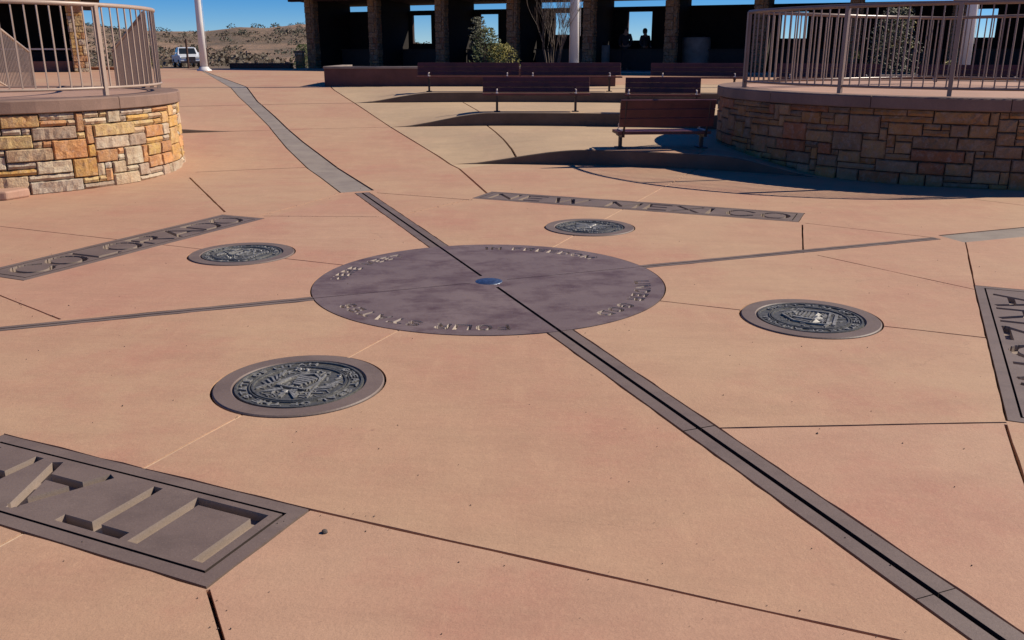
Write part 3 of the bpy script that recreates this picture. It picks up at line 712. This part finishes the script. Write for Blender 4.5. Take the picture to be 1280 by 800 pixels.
# ------------------------------------------------------------------ railings
def railing(name, label, runs, mat, sp=.12, h=1.05, bot=.09, z0=1.07, post_at=None, group=None):
    """runs: list of polylines of (x,y[,z]); each vertex in post_at gets a post"""
    root = empty(name, (runs[0][0][0], runs[0][0][1], z0)); tag(root, label, 'railing', group)
    ox, oy = runs[0][0][:2]
    def L3(p): return Vector((p[0]-ox, p[1]-oy, p[2] if len(p) > 2 else 0))
    pk = MB(); pk.box(-.0075, .0075, -.0075, .0075, 0, 1); pkm = pk.mesh('picket', [mat])
    pp = MB(); pp.box(-.025, .025, -.025, .025, 0, 1); ppm = pp.mesh('post', [mat])
    for ri, run in enumerate(runs):
        P = [L3(p) for p in run]
        t = MB(); t.tube([p+Vector((0, 0, h)) for p in P], .026, 10); t.build('top_rail', mat, root, smooth=True)
        t = MB(); t.tube([p+Vector((0, 0, bot)) for p in P], .017, 8); t.build('bottom_rail', mat, root, smooth=True)
        # pickets by arc length
        acc = 0; nxt = sp/2
        for a, b in zip(P, P[1:]):
            l = (b-a).length
            while nxt <= acc+l:
                q = a.lerp(b, (nxt-acc)/l); o = link('picket', pkm, None, root, (q.x, q.y, q.z+bot)); o.scale = (1, 1, h-bot-.01); o.rotation_euler.z = math.atan2(b.y-a.y, b.x-a.x)
                nxt += sp
            acc += l
        for i in (post_at[ri] if post_at else (0, len(P)-1)):
            q = P[i]; o = link('post', ppm, None, root, (q.x, q.y, q.z-.0)); o.scale = (1, 1, h-.0)
            d = (P[min(i+1, len(P)-1)]-P[max(i-1, 0)]); o.rotation_euler.z = math.atan2(d.y, d.x)
    return root

# ------------------------------------------------------------------ round stone platforms
def platform(cx, cy, r, h, pal, seed, label, walls_from=0):
    root = empty('viewing_platform', (cx, cy, 0)); tag(root, label, 'stone platform', 'round raised stone viewing platforms')
    ht = h-.15
    mb = MB(); mb.lathe([(r-.03, -.03), (r-.03, ht)], 128); mb.lathe([(r-.03, ht), (r-.4, ht)], 128); mb.build('wall_core', M['mortar'], root)
    def fn(s, z, out): a = s/r; return ((r+out)*math.cos(a), (r+out)*math.sin(a), z-.01)
    me = stone_mesh('stone_wall', ashlar(2*PI*r, ht+.005, fn, pal, seed, .10, .074, .0055, .02), [M['stone']]); link('stone_wall', me, None, root)
    nc = max(8, int(round(2*PI*r/1.5)))
    for i in range(nc):
        a0 = 2*PI*i/nc+.004/r*1.2 + .2; a1 = 2*PI*(i+1)/nc-.004/r*1.2 + .2
        mb = MB(); prof = [(r-.36, ht), (r+.035, ht), (r+.05, ht+.012), (r+.05, h-.014), (r+.036, h), (r-.36, h), (r-.36, ht)]
        mb.lathe(prof, 6, (0, 0), a0, a1)
        n = len(prof)-1; mb.add([(p*math.cos(a0), p*math.sin(a0), z) for p, z in prof[:-1]], [tuple(range(n))]); mb.add([(p*math.cos(a1), p*math.sin(a1), z) for p, z in prof[:-1]], [tuple(reversed(range(n)))])
        mb.build('cap_stone', M['cap'], root)
    mb = MB(); mb.lathe([(0, h-.012), (r-.365, h-.012)], 96); mb.lathe([(r-.365, h-.012), (r-.365, ht)], 96); mb.build('deck', M['deck'], root)
    return root
RX, RY, RR, RH = 6.95, 13.9, 3.65, 1.06
LX, LY, LR, LH = -7.0, 12.0, 2.38, 1.06
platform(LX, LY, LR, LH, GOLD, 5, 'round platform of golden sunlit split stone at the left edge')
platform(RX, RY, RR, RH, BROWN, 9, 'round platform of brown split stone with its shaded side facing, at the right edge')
def ringpts(cx, cy, r, a0, a1, n): return [(cx+r*math.cos(R(a0+(a1-a0)*i/n)), cy+r*math.sin(R(a0+(a1-a0)*i/n))) for i in range(n+1)]
lr = ringpts(LX, LY, 2.2, -150, 32, 26)
railing('guard_railing', 'tan picket railing curving along the rim of the golden stone platform', [lr], M['rail'], .135, post_at=[(0, 7, 13, 18, 26)])
rr_ = ringpts(RX, RY, 3.52, 187, 338, 28)
railing('guard_railing', 'long shaded picket railing curving along the rim of the shaded stone platform', [rr_], M['rail_b'], .128, h=1.06, post_at=[(0, 6, 10, 15, 20, 24, 28)])
railing('ramp_railing', 'tan picket railing sloping down behind the golden platform, left one of the pair', [[(-8.4, 14.7, 0), (-9.25, 17.5, -.54)]], M['rail'], .11)
railing('ramp_railing', 'shaded picket railing sloping down behind the golden platform, right one of the pair', [[(-5.35, 13.45, 0), (-7.4, 17.0, -.52)]], M['rail_b'], .11)  # darker paint than its twin stands for the unlit side
railing('ramp_railing', 'inner shaded picket railing zigzagging across the deck of the shaded platform', [[(3.6, 13.4), (5.7, 14.9), (7.35, 15.75), (8.35, 14.25), (10.2, 15.3)]], M['rail_b'], .125, post_at=[(2, 3, 4)])
# ramp behind the left platform
rp = MB(); rp.add([(-8.6, 14.2, 0), (-5.3, 13.3, 0), (-7.2, 17.2, 0), (-9.5, 17.6, 0), (-8.6, 14.2, 1.045), (-5.3, 13.3, 1.045), (-7.2, 17.2, .5), (-9.5, 17.6, .5)], [(0, 3, 2, 1), (4, 5, 6, 7), (0, 1, 5, 4), (1, 2, 6, 5), (2, 3, 7, 6), (3, 0, 4, 7)])
tag(rp.build('access_ramp', M['deck']), 'pinkish concrete ramp behind the golden stone platform', 'ramp')
# low concrete pad at the foot of the left platform
pd = MB(); pd.prism([(-7.2, 9.2), (-5.62, 9.70), (-5.50, 9.98), (-5.78, 10.12), (-7.2, 9.9)], 0, .1); bevel(tag(pd.build('concrete_pad', M['deck']), 'low pinkish concrete pad against the foot of the golden platform at the left edge', 'concrete pad'), .02)

# ------------------------------------------------------------------ benches
def bench(x, y, w, rz, label, back=False, k=1.0, sz=.43, bz=.50, bh=.135):
    """facing -y (towards the camera) unless back=True. origin at ground, centre of the seat; k scales the profile"""
    root = empty('bench', (x, y, Z(x, y)), rz + (PI if back else 0)); tag(root, label, 'bench', 'dark red plank benches on the plaza')
    hw = w/2
    def fin(mb, name, mat): mb.v = [(a, b*k, c*k) for a, b, c in mb.v]; return mb.build(name, mat, root)
    mb = MB()
    for q in range(3): mb.box(-hw, hw, -.22+q*.145, -.22+q*.145+.137, sz, sz+.045)
    bevel(fin(mb, 'seat', M['bench']), .005)
    T = Matrix.Translation((0, .24, bz)) @ Matrix.Rotation(R(-12), 4, 'X')
    mb = MB()
    for q in range(3): mb.box(-hw, hw, 0, .04, q*bh, q*bh+bh-.005, T)
    bevel(fin(mb, 'backrest', M['bench']), .005)
    top = bz+bh*2.7
    for s in (-1, 1):
        px = s*(hw-.28 if w > 1.9 else hw-.08)
        mb = MB(); mb.box(px-.022, px+.022, -.03, .04, 0, sz); mb.box(px-.022, px+.022, -.2, .2, sz-.04, sz-.002); mb.box(px-.06, px+.06, -.13, .15, 0, .015)
        mb.tube([(px, .19, sz-.03), (px, .27, bz+.02), (px, .35, top)], .016, 6)
        fin(mb, 'leg', M['iron'])
        mb = MB(); mb.box(px-.022, px+.022, -.16, .2, sz+.048, sz+.06); mb.tube([(px, -.14, sz+.055), (px, -.12, sz+.13), (px, .05, sz+.155), (px, .25, sz+.15)], .014, 6)
        fin(mb, 'armrest', M['galv'])
    return root
def ringy(x, r): return MY+math.sqrt(r*r-(x-MX)**2)
def rbench(x, r, w, label, rz=None, k=.72):
    y = ringy(x, r); return bench(x, y, w, (-math.atan2(x-MX, y-MY)*.6 if rz is None else rz), label, k=k)
rbench(-1.02, 14.98, 2.38, 'dark red back row bench, left one of the touching pair before the planting bed', 0)
rbench(1.37, 14.98, 2.34, 'dark red back row bench, right one of the touching pair, before the bare bush', 0)
rbench(4.2, 14.98, 2.15, 'dark red bench in the back row beside the shaded stone platform')
rbench(.47, 11.32, 2.08, 'dark red bench standing alone in the middle row left of the two stacked looking ones', 0)
rbench(2.84, 11.32, 1.42, 'short dark red bench in the middle row partly hidden by the front bench')
bench(2.2, 13.15, 1.38, R(5), 'front dark red bench seen from behind, next to the shaded stone platform', back=True, sz=.21, bz=.335, bh=.13)
rbench(6.75, 14.98, 2.1, 'dark red bench seen through the left part of the brown railing')
rbench(9.1, 14.98, 2.0, 'dark red bench seen through the right part of the brown railing')

# ------------------------------------------------------------------ planting beds and low walls
def bed(x0, x1, y0, y1, ztop, label, name='planting_bed'):
    root = empty(name, ((x0+x1)/2, y0, Z((x0+x1)/2, y0))); tag(root, label, 'planting bed', 'raised planting beds before the pavilion')
    cx, zb = (x0+x1)/2, Z((x0+x1)/2, y0); h = ztop-zb; hw = (x1-x0)/2; d = y1-y0
    mb = MB(); mb.box(-hw, hw, 0, .25, -.1, h-.06); mb.box(-hw, -hw+.25, .251, d, -.1, h-.06); mb.box(hw-.25, hw, .251, d, -.1, h-.06); mb.box(-hw+.251, hw-.251, d-.25, d, -.1, h-.06)
    mb.build('bed_wall', M['bedwall'], root)
    mb = MB(); mb.box(-hw-.02, hw+.02, -.02, .27, h-.058, h); mb.box(-hw-.02, -hw+.27, .272, d, h-.058, h); mb.box(hw-.27, hw+.02, .272, d, h-.058, h)
    bevel(mb.build('coping', M['bedcap'], root), .008)
    mb = MB(); mb.box(-hw+.26, hw-.26, .28, d-.26, 0, h-.1); mb.build('soil', M['soil'], root)
    return root
bed(-4.98, 2.75, 24.1, 26.9, 1.19, 'long low brown planting bed with shrubs left of the middle flagpole')
bed(7.8, 15.6, 23.8, 26.4, .98, 'low brown planting bed behind the right stone platform and its railing')
def lowwall(x0, x1, y0, y1, z1, mat, label, cat='low wall'):
    mb = MB(); z0 = .3
    mb.box(x0, x1, y0, y1, z0, z1-.05); mb.box(x0-.02, x1+.02, y0-.02, y1+.02, z1-.048, z1)
    return bevel(tag(mb.build('low_wall', mat), label, cat), .008)
lowwall(-13.2, -10.35, 42.6, 43.1, 1.02, M['bedwall'], 'low dark red wall at the far edge of the plaza right of the left flagpole')
lowwall(-18.4, -16.4, 39.4, 39.9, .90, M['orange'], 'low bright orange wall seen through the tan railing')
# short pillar of lit stone
def stone_column(root, w, h, pal, seed, loc, rz=0, name='column', mesh=None):
    if mesh is None:
        vs, fs, cols = [], [], []
        for k in range(4):
            A = Matrix.Rotation(k*PI/2, 3, 'Z')
            def fn(s, z, out): return tuple(A @ Vector((s-w/2, -w/2-out, z)))
            a, b, c = ashlar(w, h, fn, pal, seed+k, .12, .12, .008, .025)
            o = len(vs); vs += a; fs += [tuple(i+o for i in f) for f in b]; cols += c
        mb = MB(); mb.box(-w/2+.01, w/2-.01, -w/2+.01, w/2-.01, 0, h); o = len(vs); vs += mb.v; fs += [tuple(i+o for i in f) for f in mb.f]; cols += [(.07, .05, .04)]*6
        mesh = stone_mesh(name, (vs, fs, cols), [M['stone']])
    return link(name, mesh, None, root, loc, rz), mesh
pl = empty('stone_pillar', (-10.05, 43.3, .55)); tag(pl, 'short sunlit orange stone pillar just left of the pavilion', 'pillar')
stone_column(pl, .36, .95, GOLD, 77, (0, 0, 0), name='pillar_stones'); mb = MB(); mb.box(-.23, .23, -.23, .23, .95, 1.02); bevel(mb.build('pillar_cap', M['cap'], pl), .01)

# ------------------------------------------------------------------ pavilion
SPC, DEP = 3.311, 3.0
def pavilion(loc, ang, nb, windows, label, pal, floor_z, hz=(3.80, 3.66), cw=.42, over=(1.35, 1.2), lit=False, flip=False, counters=True):
    root = empty('pavilion', (*loc, floor_z), ang); tag(root, label, 'pavilion', 'stone pillared vendor pavilions round the plaza')
    zf, zr = hz[0]-floor_z, hz[1]-floor_z; Lx = nb*SPC
    mb = MB(); mb.box(-.6, Lx+.6, -.9, DEP+.5, -.7, 0); mb.build('floor_slab', M['grey'], root)
    mesh = None
    for i in range(nb+1):
        o, mesh = stone_column(root, cw, zf-.02, pal, 31, (i*SPC, 0, 0), mesh=mesh)
    # roof: sloping slab, beam over the columns, fascia
    x0, x1 = -over[0], Lx+over[1]
    sl = (zr-zf)/DEP
    def zr_(y): return zf+sl*y
    mb = MB(); ys_ = (-1.0, DEP+.7)
    vs = [(x, y, zr_(y)+dz) for x in (x0, x1) for y in ys_ for dz in (0, .2)]
    mb.add(vs, [(0, 1, 3, 2), (4, 6, 7, 5), (0, 4, 5, 1), (2, 3, 7, 6), (0, 2, 6, 4), (1, 5, 7, 3)]); mb.build('roof', M['roof'], root)
    mb = MB(); mb.box(x0+.2, x1-.2, -.14, .14, zf-.10, zf-.02); mb.build('front_beam', M['roof'], root)
    mb = MB(); mb.box(x0-.04, x1+.04, -1.06, -1.003, zr_(-1)-.04, zr_(-1)+.4); mb.build('fascia', M['fascia'], root)
    wt = (3.36 if not lit else 3.2)-floor_z
    for i in range(nb):
        xa, xb = i*SPC+.06, (i+1)*SPC-.06
        if i in windows:
            w0, w1, z0, z1 = windows[i]; w0 += xa; w1 += xa; z0 -= floor_z; z1 -= floor_z
            mb = MB(); y0, y1 = DEP, DEP+.12
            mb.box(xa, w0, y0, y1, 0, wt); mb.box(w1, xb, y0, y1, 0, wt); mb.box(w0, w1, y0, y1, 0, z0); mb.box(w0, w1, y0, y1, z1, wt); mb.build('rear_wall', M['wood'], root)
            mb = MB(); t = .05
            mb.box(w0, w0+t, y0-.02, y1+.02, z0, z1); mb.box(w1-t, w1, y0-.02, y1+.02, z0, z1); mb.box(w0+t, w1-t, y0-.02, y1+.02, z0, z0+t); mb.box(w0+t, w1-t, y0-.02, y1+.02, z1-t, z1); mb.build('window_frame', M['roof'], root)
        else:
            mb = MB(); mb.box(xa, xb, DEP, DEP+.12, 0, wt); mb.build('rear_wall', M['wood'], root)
        if counters:
            mb = MB(); mb.box(xa+.15, xb-.15, DEP-1.15, DEP-.55, .80, .85); mb.box(xa+.2, xb-.2, DEP-1.1, DEP-1.06, 0, .80); mb.build('counter', M['counter'], root)
    for i in range(nb+1):
        mb = MB(); yb = DEP+.12
        x = i*SPC; mb.add([(x+dx, y, z) for dx in (-.055, .055) for y, z in ((cw/2+.02, 0), (yb, 0), (yb, zr_(yb)-.01), (cw/2+.02, zr_(cw/2)-.01))], [(0, 1, 2, 3), (7, 6, 5, 4), (0, 4, 5, 1), (1, 5, 6, 2), (2, 6, 7, 3), (3, 7, 4, 0)])
        mb.build('partition', M['wood'], root)
    return root
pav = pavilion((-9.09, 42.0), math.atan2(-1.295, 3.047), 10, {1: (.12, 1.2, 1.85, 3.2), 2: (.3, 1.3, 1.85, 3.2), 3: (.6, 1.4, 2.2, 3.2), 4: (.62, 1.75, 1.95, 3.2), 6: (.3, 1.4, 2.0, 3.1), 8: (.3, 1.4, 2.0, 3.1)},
               'long dark pavilion with shaded stone pillars and open booths across the back', SHADED, .80, cw=.42)
# left wing: builds towards the left and nearer
a_l = math.atan2(.44, .9)
def leftwing():
    ex = Vector((math.cos(a_l), math.sin(a_l))); o = Vector((-17.1, 36.2)) - ex*SPC*3
    return pavilion((o.x, o.y), a_l, 3, {}, 'dark roofed pavilion wing with a golden sunlit stone pillar behind the tan railing', GOLD, .68, hz=(3.62, 3.3), cw=.52, over=(1.0, 1.0), counters=True)
lw = leftwing()
mb = MB(); mb.box(SPC*2+.3, SPC*3-.3, .2, .75, .93, .99); mb.build('pale_counter_top', M['palecount'], lw)
mb = MB(); mb.box(SPC*2+.3, SPC*3-.3, .28, .7, 0, .5); mb.build('booth_front', M['redwood'], lw)

# round bins by the booths
def roundpot(x, y, z, r, h, label):
    root = empty('concrete_bin', (x, y, z)); tag(root, label, 'bin', 'round concrete bins before the booths')
    mb = MB(); mb.lathe([(0, .0), (r*.92, 0), (r, .06), (r, h-.1), (r*.97, h-.02), (r*.9, h), (r*.8, h-.03)], 28); mb.build('bin_body', M['grey'], root, smooth=True)
    mb = MB(); mb.lathe([(r*.8, h-.03), (r*.55, h+.05), (r*.2, h+.09), (0, h+.1)], 28); mb.build('bin_lid', M['iron'], root, smooth=True)
roundpot(7.46, 37.2, .80, .58, 1.3, 'round concrete bin standing before the booth, straight above the right back row bench')
roundpot(3.85, 38.4, .80, .25, 1.0, 'slim round concrete bin near the middle flagpole')

# ------------------------------------------------------------------ flagpoles
def flagpole(x, y, z, r, label, h=9.6, flag=False):
    root = empty('flagpole', (x, y, z)); tag(root, label, 'flagpole', 'white flagpoles round the plaza')
    mb = MB(); mb.tube([(0, 0, -.1), (0, 0, 2), (0, 0, 5), (0, 0, h)], r, 20, r*.6); mb.build('shaft', M['pole'], root, smooth=True)
    mb = MB(); mb.lathe([(r*1.9, 0), (r*1.9, .04), (r*1.35, .10), (r*1.15, .16), (r*1.02, .17)], 24); mb.build('collar', M['pole'], root, smooth=True)
    mb = MB(); mb.lathe([(0, h+.22), (.06, h+.2), (.09, h+.12), (.06, h+.03), (0, h)], 16); mb.build('finial', M['chrome'], root, smooth=True)
    mb = MB(); mb.tube([(r*1.15, 0, .9), (r*.95, 0, h-.1)], .006, 5); mb.build('halyard', M['pole'], root)
    if flag:
        mb = MB(); n = 14; vs = []
        for i in range(n+1):
            for j in range(2): vs.append((r*.7+.05+.55*j*(1-.3*i/n), .05*math.sin(i*1.3+j*2), h-.15-1.6*i/n-.35*j))
        mb.add(vs, [(2*i, 2*i+1, 2*i+3, 2*i+2) for i in range(n)]); o = mb.build('flag', M['flag'], root, fix=False); so = o.modifiers.new('thickness', 'SOLIDIFY'); so.thickness = .004
    return root
flagpole(-12.84, 38.0, Z(-12.84, 38), .155, 'left white flagpole at the end of the grey path, before the open sky')
flagpole(1.72, 25.4, 1.08, .14, 'middle white flagpole rising behind the back row benches', h=9.0)
flagpole(12.4, 25.0, .86, .155, 'right white flagpole seen through the brown railing', h=9.0)

# ------------------------------------------------------------------ plants
def shrub(x, y, z, parts, stems, label, group=None, name='shrub', cat='shrub'):
    root = empty(name, (x, y, z)); tag(root, label, cat, group); rq = random.Random(int(x*100)+5); k_ = .82 if y < 30 else 1
    parts = [(a*k_, b*k_, c*k_, d*k_, m, n, l*k_) for a, b, c, d, m, n, l in parts]
    mb = MB()
    for i in range(stems):
        a = rq.uniform(0, 2*PI); r = rq.uniform(.1, .4); h = rq.uniform(.5, 1.)*parts[0][3]
        mb.tube([(0, 0, -.05), (r*.3*math.cos(a), r*.3*math.sin(a), h*.4), (r*math.cos(a), r*math.sin(a), h)], .018, 5, .006)
    mb.build('stem', M['twig'], root)
    for (dx, dz, rr, hh, mat, n, lf) in parts:
        mb = MB()
        for i in range(n):
            th = rq.uniform(0, 2*PI); k = rr*math.sqrt(rq.random()); zz = hh*rq.random()**.8
            k *= (1-.55*(zz/hh)**2)*(1+.25*math.sin(3*th+zz*5))
            c = Vector((dx+k*math.cos(th), k*math.sin(th), dz+zz)); a = Vector((rq.uniform(-1, 1), rq.uniform(-1, 1), rq.uniform(-.4, 1))).normalized(); b = a.orthogonal().normalized()*lf*.45; a = a*lf
            mb.add([c-a*.5, c+b*.5, c+a*.5, c-b*.5], [(0, 1, 2, 3)])
        mb.build('foliage', mat, root, fix=False)
    return root
SH = .82
shrub(-.71, 25.4, 1.08, [(0, .1, .62, 1.25, M['leaf'], 900, .11), (-.25, .6, .4, 1.1, M['leaf_g'], 420, .1), (.5, .0, .6, .85, M['leaf_y'], 760, .1)], 14, 'leafy green and yellow shrub in the long planting bed')
shrub(10.36, 24.9, .88, [(0, .1, .85, 2.1, M['leaf_g'], 2400, .11), (.2, .9, .5, 1.3, M['leaf_y'], 260, .1)], 14, 'tall olive green shrub behind the brown railing left of the right flagpole')
shrub(9.2, 24.6, .88, [(0, .0, .32, .45, M['leaf_y'], 240, .08), (.05, .6, .2, .25, M['leaf_y'], 100, .08)], 8, 'small yellow green bush left of the tall olive shrub')
shrub(11.75, 24.6, .88, [(0, .0, .22, .55, M['leaf_y'], 160, .07)], 6, 'small pale bush between the tall olive shrub and the right flagpole')
shrub(-11.3, 50, .3, [(0, .1, .9, 1.5, M['leaf'], 700, .16)], 8, 'dark juniper bush between the hills and the pavilion end')
shrub(-17.9, 44, .4, [(0, .1, .9, 1.5, M['leaf_g'], 700, .14), (.5, 0, .5, .8, M['leaf_y'], 200, .12)], 8, 'grey green bush seen through the tan railing over the orange wall')
# bare twiggy bush
root = empty('bare_bush', (1.10, 25.4, 1.05)); tag(root, 'tall bare twiggy bush in the long bed just left of the middle flagpole', 'bush')
rq = random.Random(4); tw = MB(); mn = MB()
def grow(mb, p, d, l, r, k):
    q = p+d*l; mb.tube([p, (p+q)/2+Vector((rq.uniform(-.02, .02), rq.uniform(-.02, .02), 0)), q], r, 4, r*.6, cap=False)
    if k == 0: return
    for _ in range(rq.choice((2, 3))):
        nd = (d+Vector((rq.uniform(-.35, .35), rq.uniform(-.35, .35), rq.uniform(-.05, .25)))).normalized(); grow(mb, q, nd, l*rq.uniform(.65, .9), r*.62, k-1)
for i in range(16):
    a = rq.uniform(0, 2*PI); d = Vector((.22*math.cos(a), .22*math.sin(a), 1)).normalized(); grow(tw, Vector((.15*math.cos(a), .15*math.sin(a), -.05)), d, .70, .012, 3)
tw.build('twigs', M['twig'], root, fix=False)

# ------------------------------------------------------------------ people in the booth
def person(x, y, z, rz, label, h=1.72, lean=0):
    root = empty('person', (x, y, z), rz); tag(root, label, 'person', 'people standing in the dark booth'); k = h/1.75
    J = {'pel': (0, 0, .95, .135), 'wa': (0, 0, 1.10, .125), 'ch': (0, .0, 1.30, .155), 'nk': (0, 0, 1.49, .055), 'hd': (0, .01, 1.60, .085), 'ht': (0, .0, 1.69, .082),
         'sl': (-.19, 0, 1.40, .06), 'el': (-.25, .02, 1.14, .045), 'hl': (-.20, -.16, .98, .035), 'fl': (-.17, -.24, .96, .03),
         'sr': (.19, 0, 1.40, .06), 'er': (.25, .02, 1.14, .045), 'hr': (.20, -.16, .98, .035), 'fr': (.17, -.24, .96, .03),
         'tl': (-.10, 0, .86, .09), 'kl': (-.11, -.02, .48, .06), 'al': (-.11, .02, .09, .045), 'ol': (-.12, -.16, .04, .04),
         'tr': (.10, 0, .86, .09), 'kr': (.11, -.02, .48, .06), 'ar': (.11, .02, .09, .045), 'or': (.12, -.16, .04, .04)}
    E = [('pel', 'wa'), ('wa', 'ch'), ('ch', 'nk'), ('nk', 'hd'), ('hd', 'ht'), ('ch', 'sl'), ('sl', 'el'), ('el', 'hl'), ('hl', 'fl'), ('ch', 'sr'), ('sr', 'er'), ('er', 'hr'), ('hr', 'fr'), ('pel', 'tl'), ('tl', 'kl'), ('kl', 'al'), ('al', 'ol'), ('pel', 'tr'), ('tr', 'kr'), ('kr', 'ar'), ('ar', 'or')]
    def skin(name, keys, grow_, mat):
        ks = [q for q in J if q in keys]; me = bpy.data.meshes.new(name)
        me.from_pydata([tuple(c*k for c in J[q][:3]) for q in ks], [(ks.index(a), ks.index(b)) for a, b in E if a in ks and b in ks], [])
        o = link(name, me, mat, root); me.materials.clear(); me.materials.append(mat)
        m = o.modifiers.new('skin', 'SKIN'); m.use_smooth_shade = True
        for i, q in enumerate(ks): r = (J[q][3]+grow_)*k; me.skin_vertices[0].data[i].radius = (r, r)
        me.skin_vertices[0].data[0].use_root = True
        s = o.modifiers.new('sub', 'SUBSURF'); s.levels = s.render_levels = 2; return o
    skin('body', set(J), 0, M['skin'])
    skin('jacket', {'pel', 'wa', 'ch', 'sl', 'el', 'hl', 'sr', 'er', 'hr'}, .022, M['jacket'])
    skin('trousers', {'pel', 'tl', 'kl', 'al', 'tr', 'kr', 'ar'}, .018, M['trousers'])
    mb = MB(); mb.lathe([(0, .13), (.06, .115), (.095, .06), (.10, 0), (.09, -.06), (.07, -.1)], 18, (0, .02))
    o = mb.build('hair', M['hair'], root, smooth=True); o.location = (0, .012, 1.63*k)
    return root
er = Vector((.9203, -.3911)); mr = Vector((.3911, .9203)); p0 = Vector((-9.09, 42.0))
for t, dpt, lab, hh, rz in ((4.28, 2.0, 'person in dark jacket in the booth, left of the pair against the bright opening', 1.74, -.2), (4.52, 2.15, 'person in dark jacket in the booth, right of the pair against the bright opening', 1.66, .5)):
    q = p0+er*SPC*t+mr*dpt; person(q.x, q.y, .80, rz, lab, hh)

# ------------------------------------------------------------------ pickup truck far behind the left flagpole
def truck(x, y, z, rz):
    root = empty('pickup_truck', (x, y, z), rz); tag(root, 'white pickup truck parked far off behind the left flagpole', 'pickup truck')
    prof = [(-2.6, .45), (-2.6, 1.05), (-.55, 1.08), (-.35, 1.72), (.05, 1.80), (.75, 1.76), (1.25, 1.18), (2.45, 1.04), (2.62, .85), (2.62, .42)]
    mb = MB()   # x forward; prism across y
    n = len(prof); vs = [(px, s*(.93 if pz < 1.2 else .76), pz) for s in (-1, 1) for px, pz in prof]
    mb.add(vs, [tuple(range(n)), tuple(reversed(range(n, 2*n)))] + [(i, i+n, (i+1) % n+n, (i+1) % n) for i in range(n)])
    bevel(mb.build('body', M['carpaint'], root), .05, 3)
    mb = MB(); mb.add([(1.22, -.74, 1.2), (1.22, .74, 1.2), (.80, .66, 1.70), (.80, -.66, 1.70)], [(0, 1, 2, 3)]); mb.v = [(a+.035, b, c+.02) for a, b, c in mb.v]; o = mb.build('windscreen', M['glass'], root); o.modifiers.new('t', 'SOLIDIFY').thickness = .02
    for s in (-1, 1):
        mb = MB(); mb.add([(-.45, s*.91, 1.16), (1.08, s*.91, 1.2), (.68, s*.80, 1.66), (-.30, s*.80, 1.64)], [(0, 1, 2, 3)]); o = mb.build('side_window', M['glass'], root); o.modifiers.new('t', 'SOLIDIFY').thickness = .02
        for px in (-1.65, 1.6):
            w = MB(); T = Matrix.Translation((px, s*.84, .38)) @ Matrix.Rotation(PI/2, 4, 'X')
            w.lathe([(.2, -.13), (.34, -.13), (.38, -.09), (.38, .09), (.34, .13), (.2, .13)], 24); w.v = [tuple(T @ Vector(v)) for v in w.v]; wo = w.build('tyre', M['tyre'], root, smooth=True)
            w = MB(); w.lathe([(0, -.1), (.2, -.125), (.2, .125), (0, .1)], 16); w.v = [tuple(T @ Vector(v)) for v in w.v]; w.build('rim', M['chrome'], wo)
        mb = MB(); mb.box(2.60, 2.66, s*.62-.2, s*.62+.2, .82, .98); mb.build('headlight', M['lampglass'], root)
        mb = MB(); mb.box(-2.64, -2.59, s*.8-.08, s*.8+.08, .75, 1.0); mb.build('tail_light', M['redlamp'], root)
        mb = MB(); mb.box(.9, 1.02, s*1.0-.1, s*1.0+.1, 1.18, 1.34); mb.build('mirror', M['carpaint'], root)
    mb = MB(); mb.box(2.61, 2.67, -.4, .4, .62, .98); mb.build('grille', M['iron'], root)
    mb = MB(); mb.box(2.58, 2.74, -.93, .93, .42, .60); bevel(mb.build('bumper', M['iron'], root), .02)
truck(-30.3, 85, gz(-30.3, 85), R(-62))
mb = MB(); mb.tube([(0, 0, -.2), (0, 0, 2.25)], .07, 8); o = mb.build('marker_post', M['rust'], loc=(-21.3, 60, gz(-21.3, 60))); tag(o, 'slim dark brown post in front of the white pickup truck', 'post', 'slim brown posts beyond the plaza')
mb = MB(); mb.tube([(0, 0, -.2), (0, 0, 2.25)], .045, 8); o = mb.build('marker_post', M['rust'], loc=(-20.0, 60, gz(-20.0, 60))); tag(o, 'slim brown post just right of the left flagpole', 'post', 'slim brown posts beyond the plaza')

# wind blown grit on the paving
mb = MB(); rg = random.Random(8)
for i in range(420):
    y = rg.uniform(1.6, 11)**1.0; x = rg.uniform(-.62, .62)*y; 
    if rg.random() < .4:
        j = rg.choice(JOINTS[:8]); k = rg.randrange(len(j)-1); p = Vector(j[k]).lerp(Vector(j[k+1]), rg.random()); x, y = p.x+rg.gauss(0, .03), p.y+rg.gauss(0, .03)
    r = rg.uniform(.0012, .0034)*(1 if rg.random() < .93 else 1.8); z = Z(x, y)+.0022; a = rg.uniform(0, PI)
    P5 = [(x+r*math.cos(a+q*PI/2)*rg.uniform(.7, 1.3), y+r*math.sin(a+q*PI/2)*rg.uniform(.7, 1.3), z) for q in range(4)]
    mb.add(P5+[(x, y, z+r*1.1), (x, y, z-r)], [(0, 1, 4), (1, 2, 4), (2, 3, 4), (3, 0, 4), (1, 0, 5), (2, 1, 5), (3, 2, 5), (0, 3, 5)])
tag(mb.build('grit', M['pebble'], fix=False), 'fine dark grit scattered over the paving', 'grit', kind='stuff')

# small dark pebble on the near slab
bm = bmesh.new(); bmesh.ops.create_icosphere(bm, subdivisions=2, radius=.011)
for v in bm.verts: v.co *= 1+.35*noise.noise(v.co*90); v.co.z *= .7
me = bpy.data.meshes.new('pebble'); bm.to_mesh(me); bm.free(); o = link('pebble', me, M['pebble'], loc=(-.65, 2.685, .005)); tag(o, 'tiny dark pebble lying on the pavement right of the UTAH panel', 'pebble')
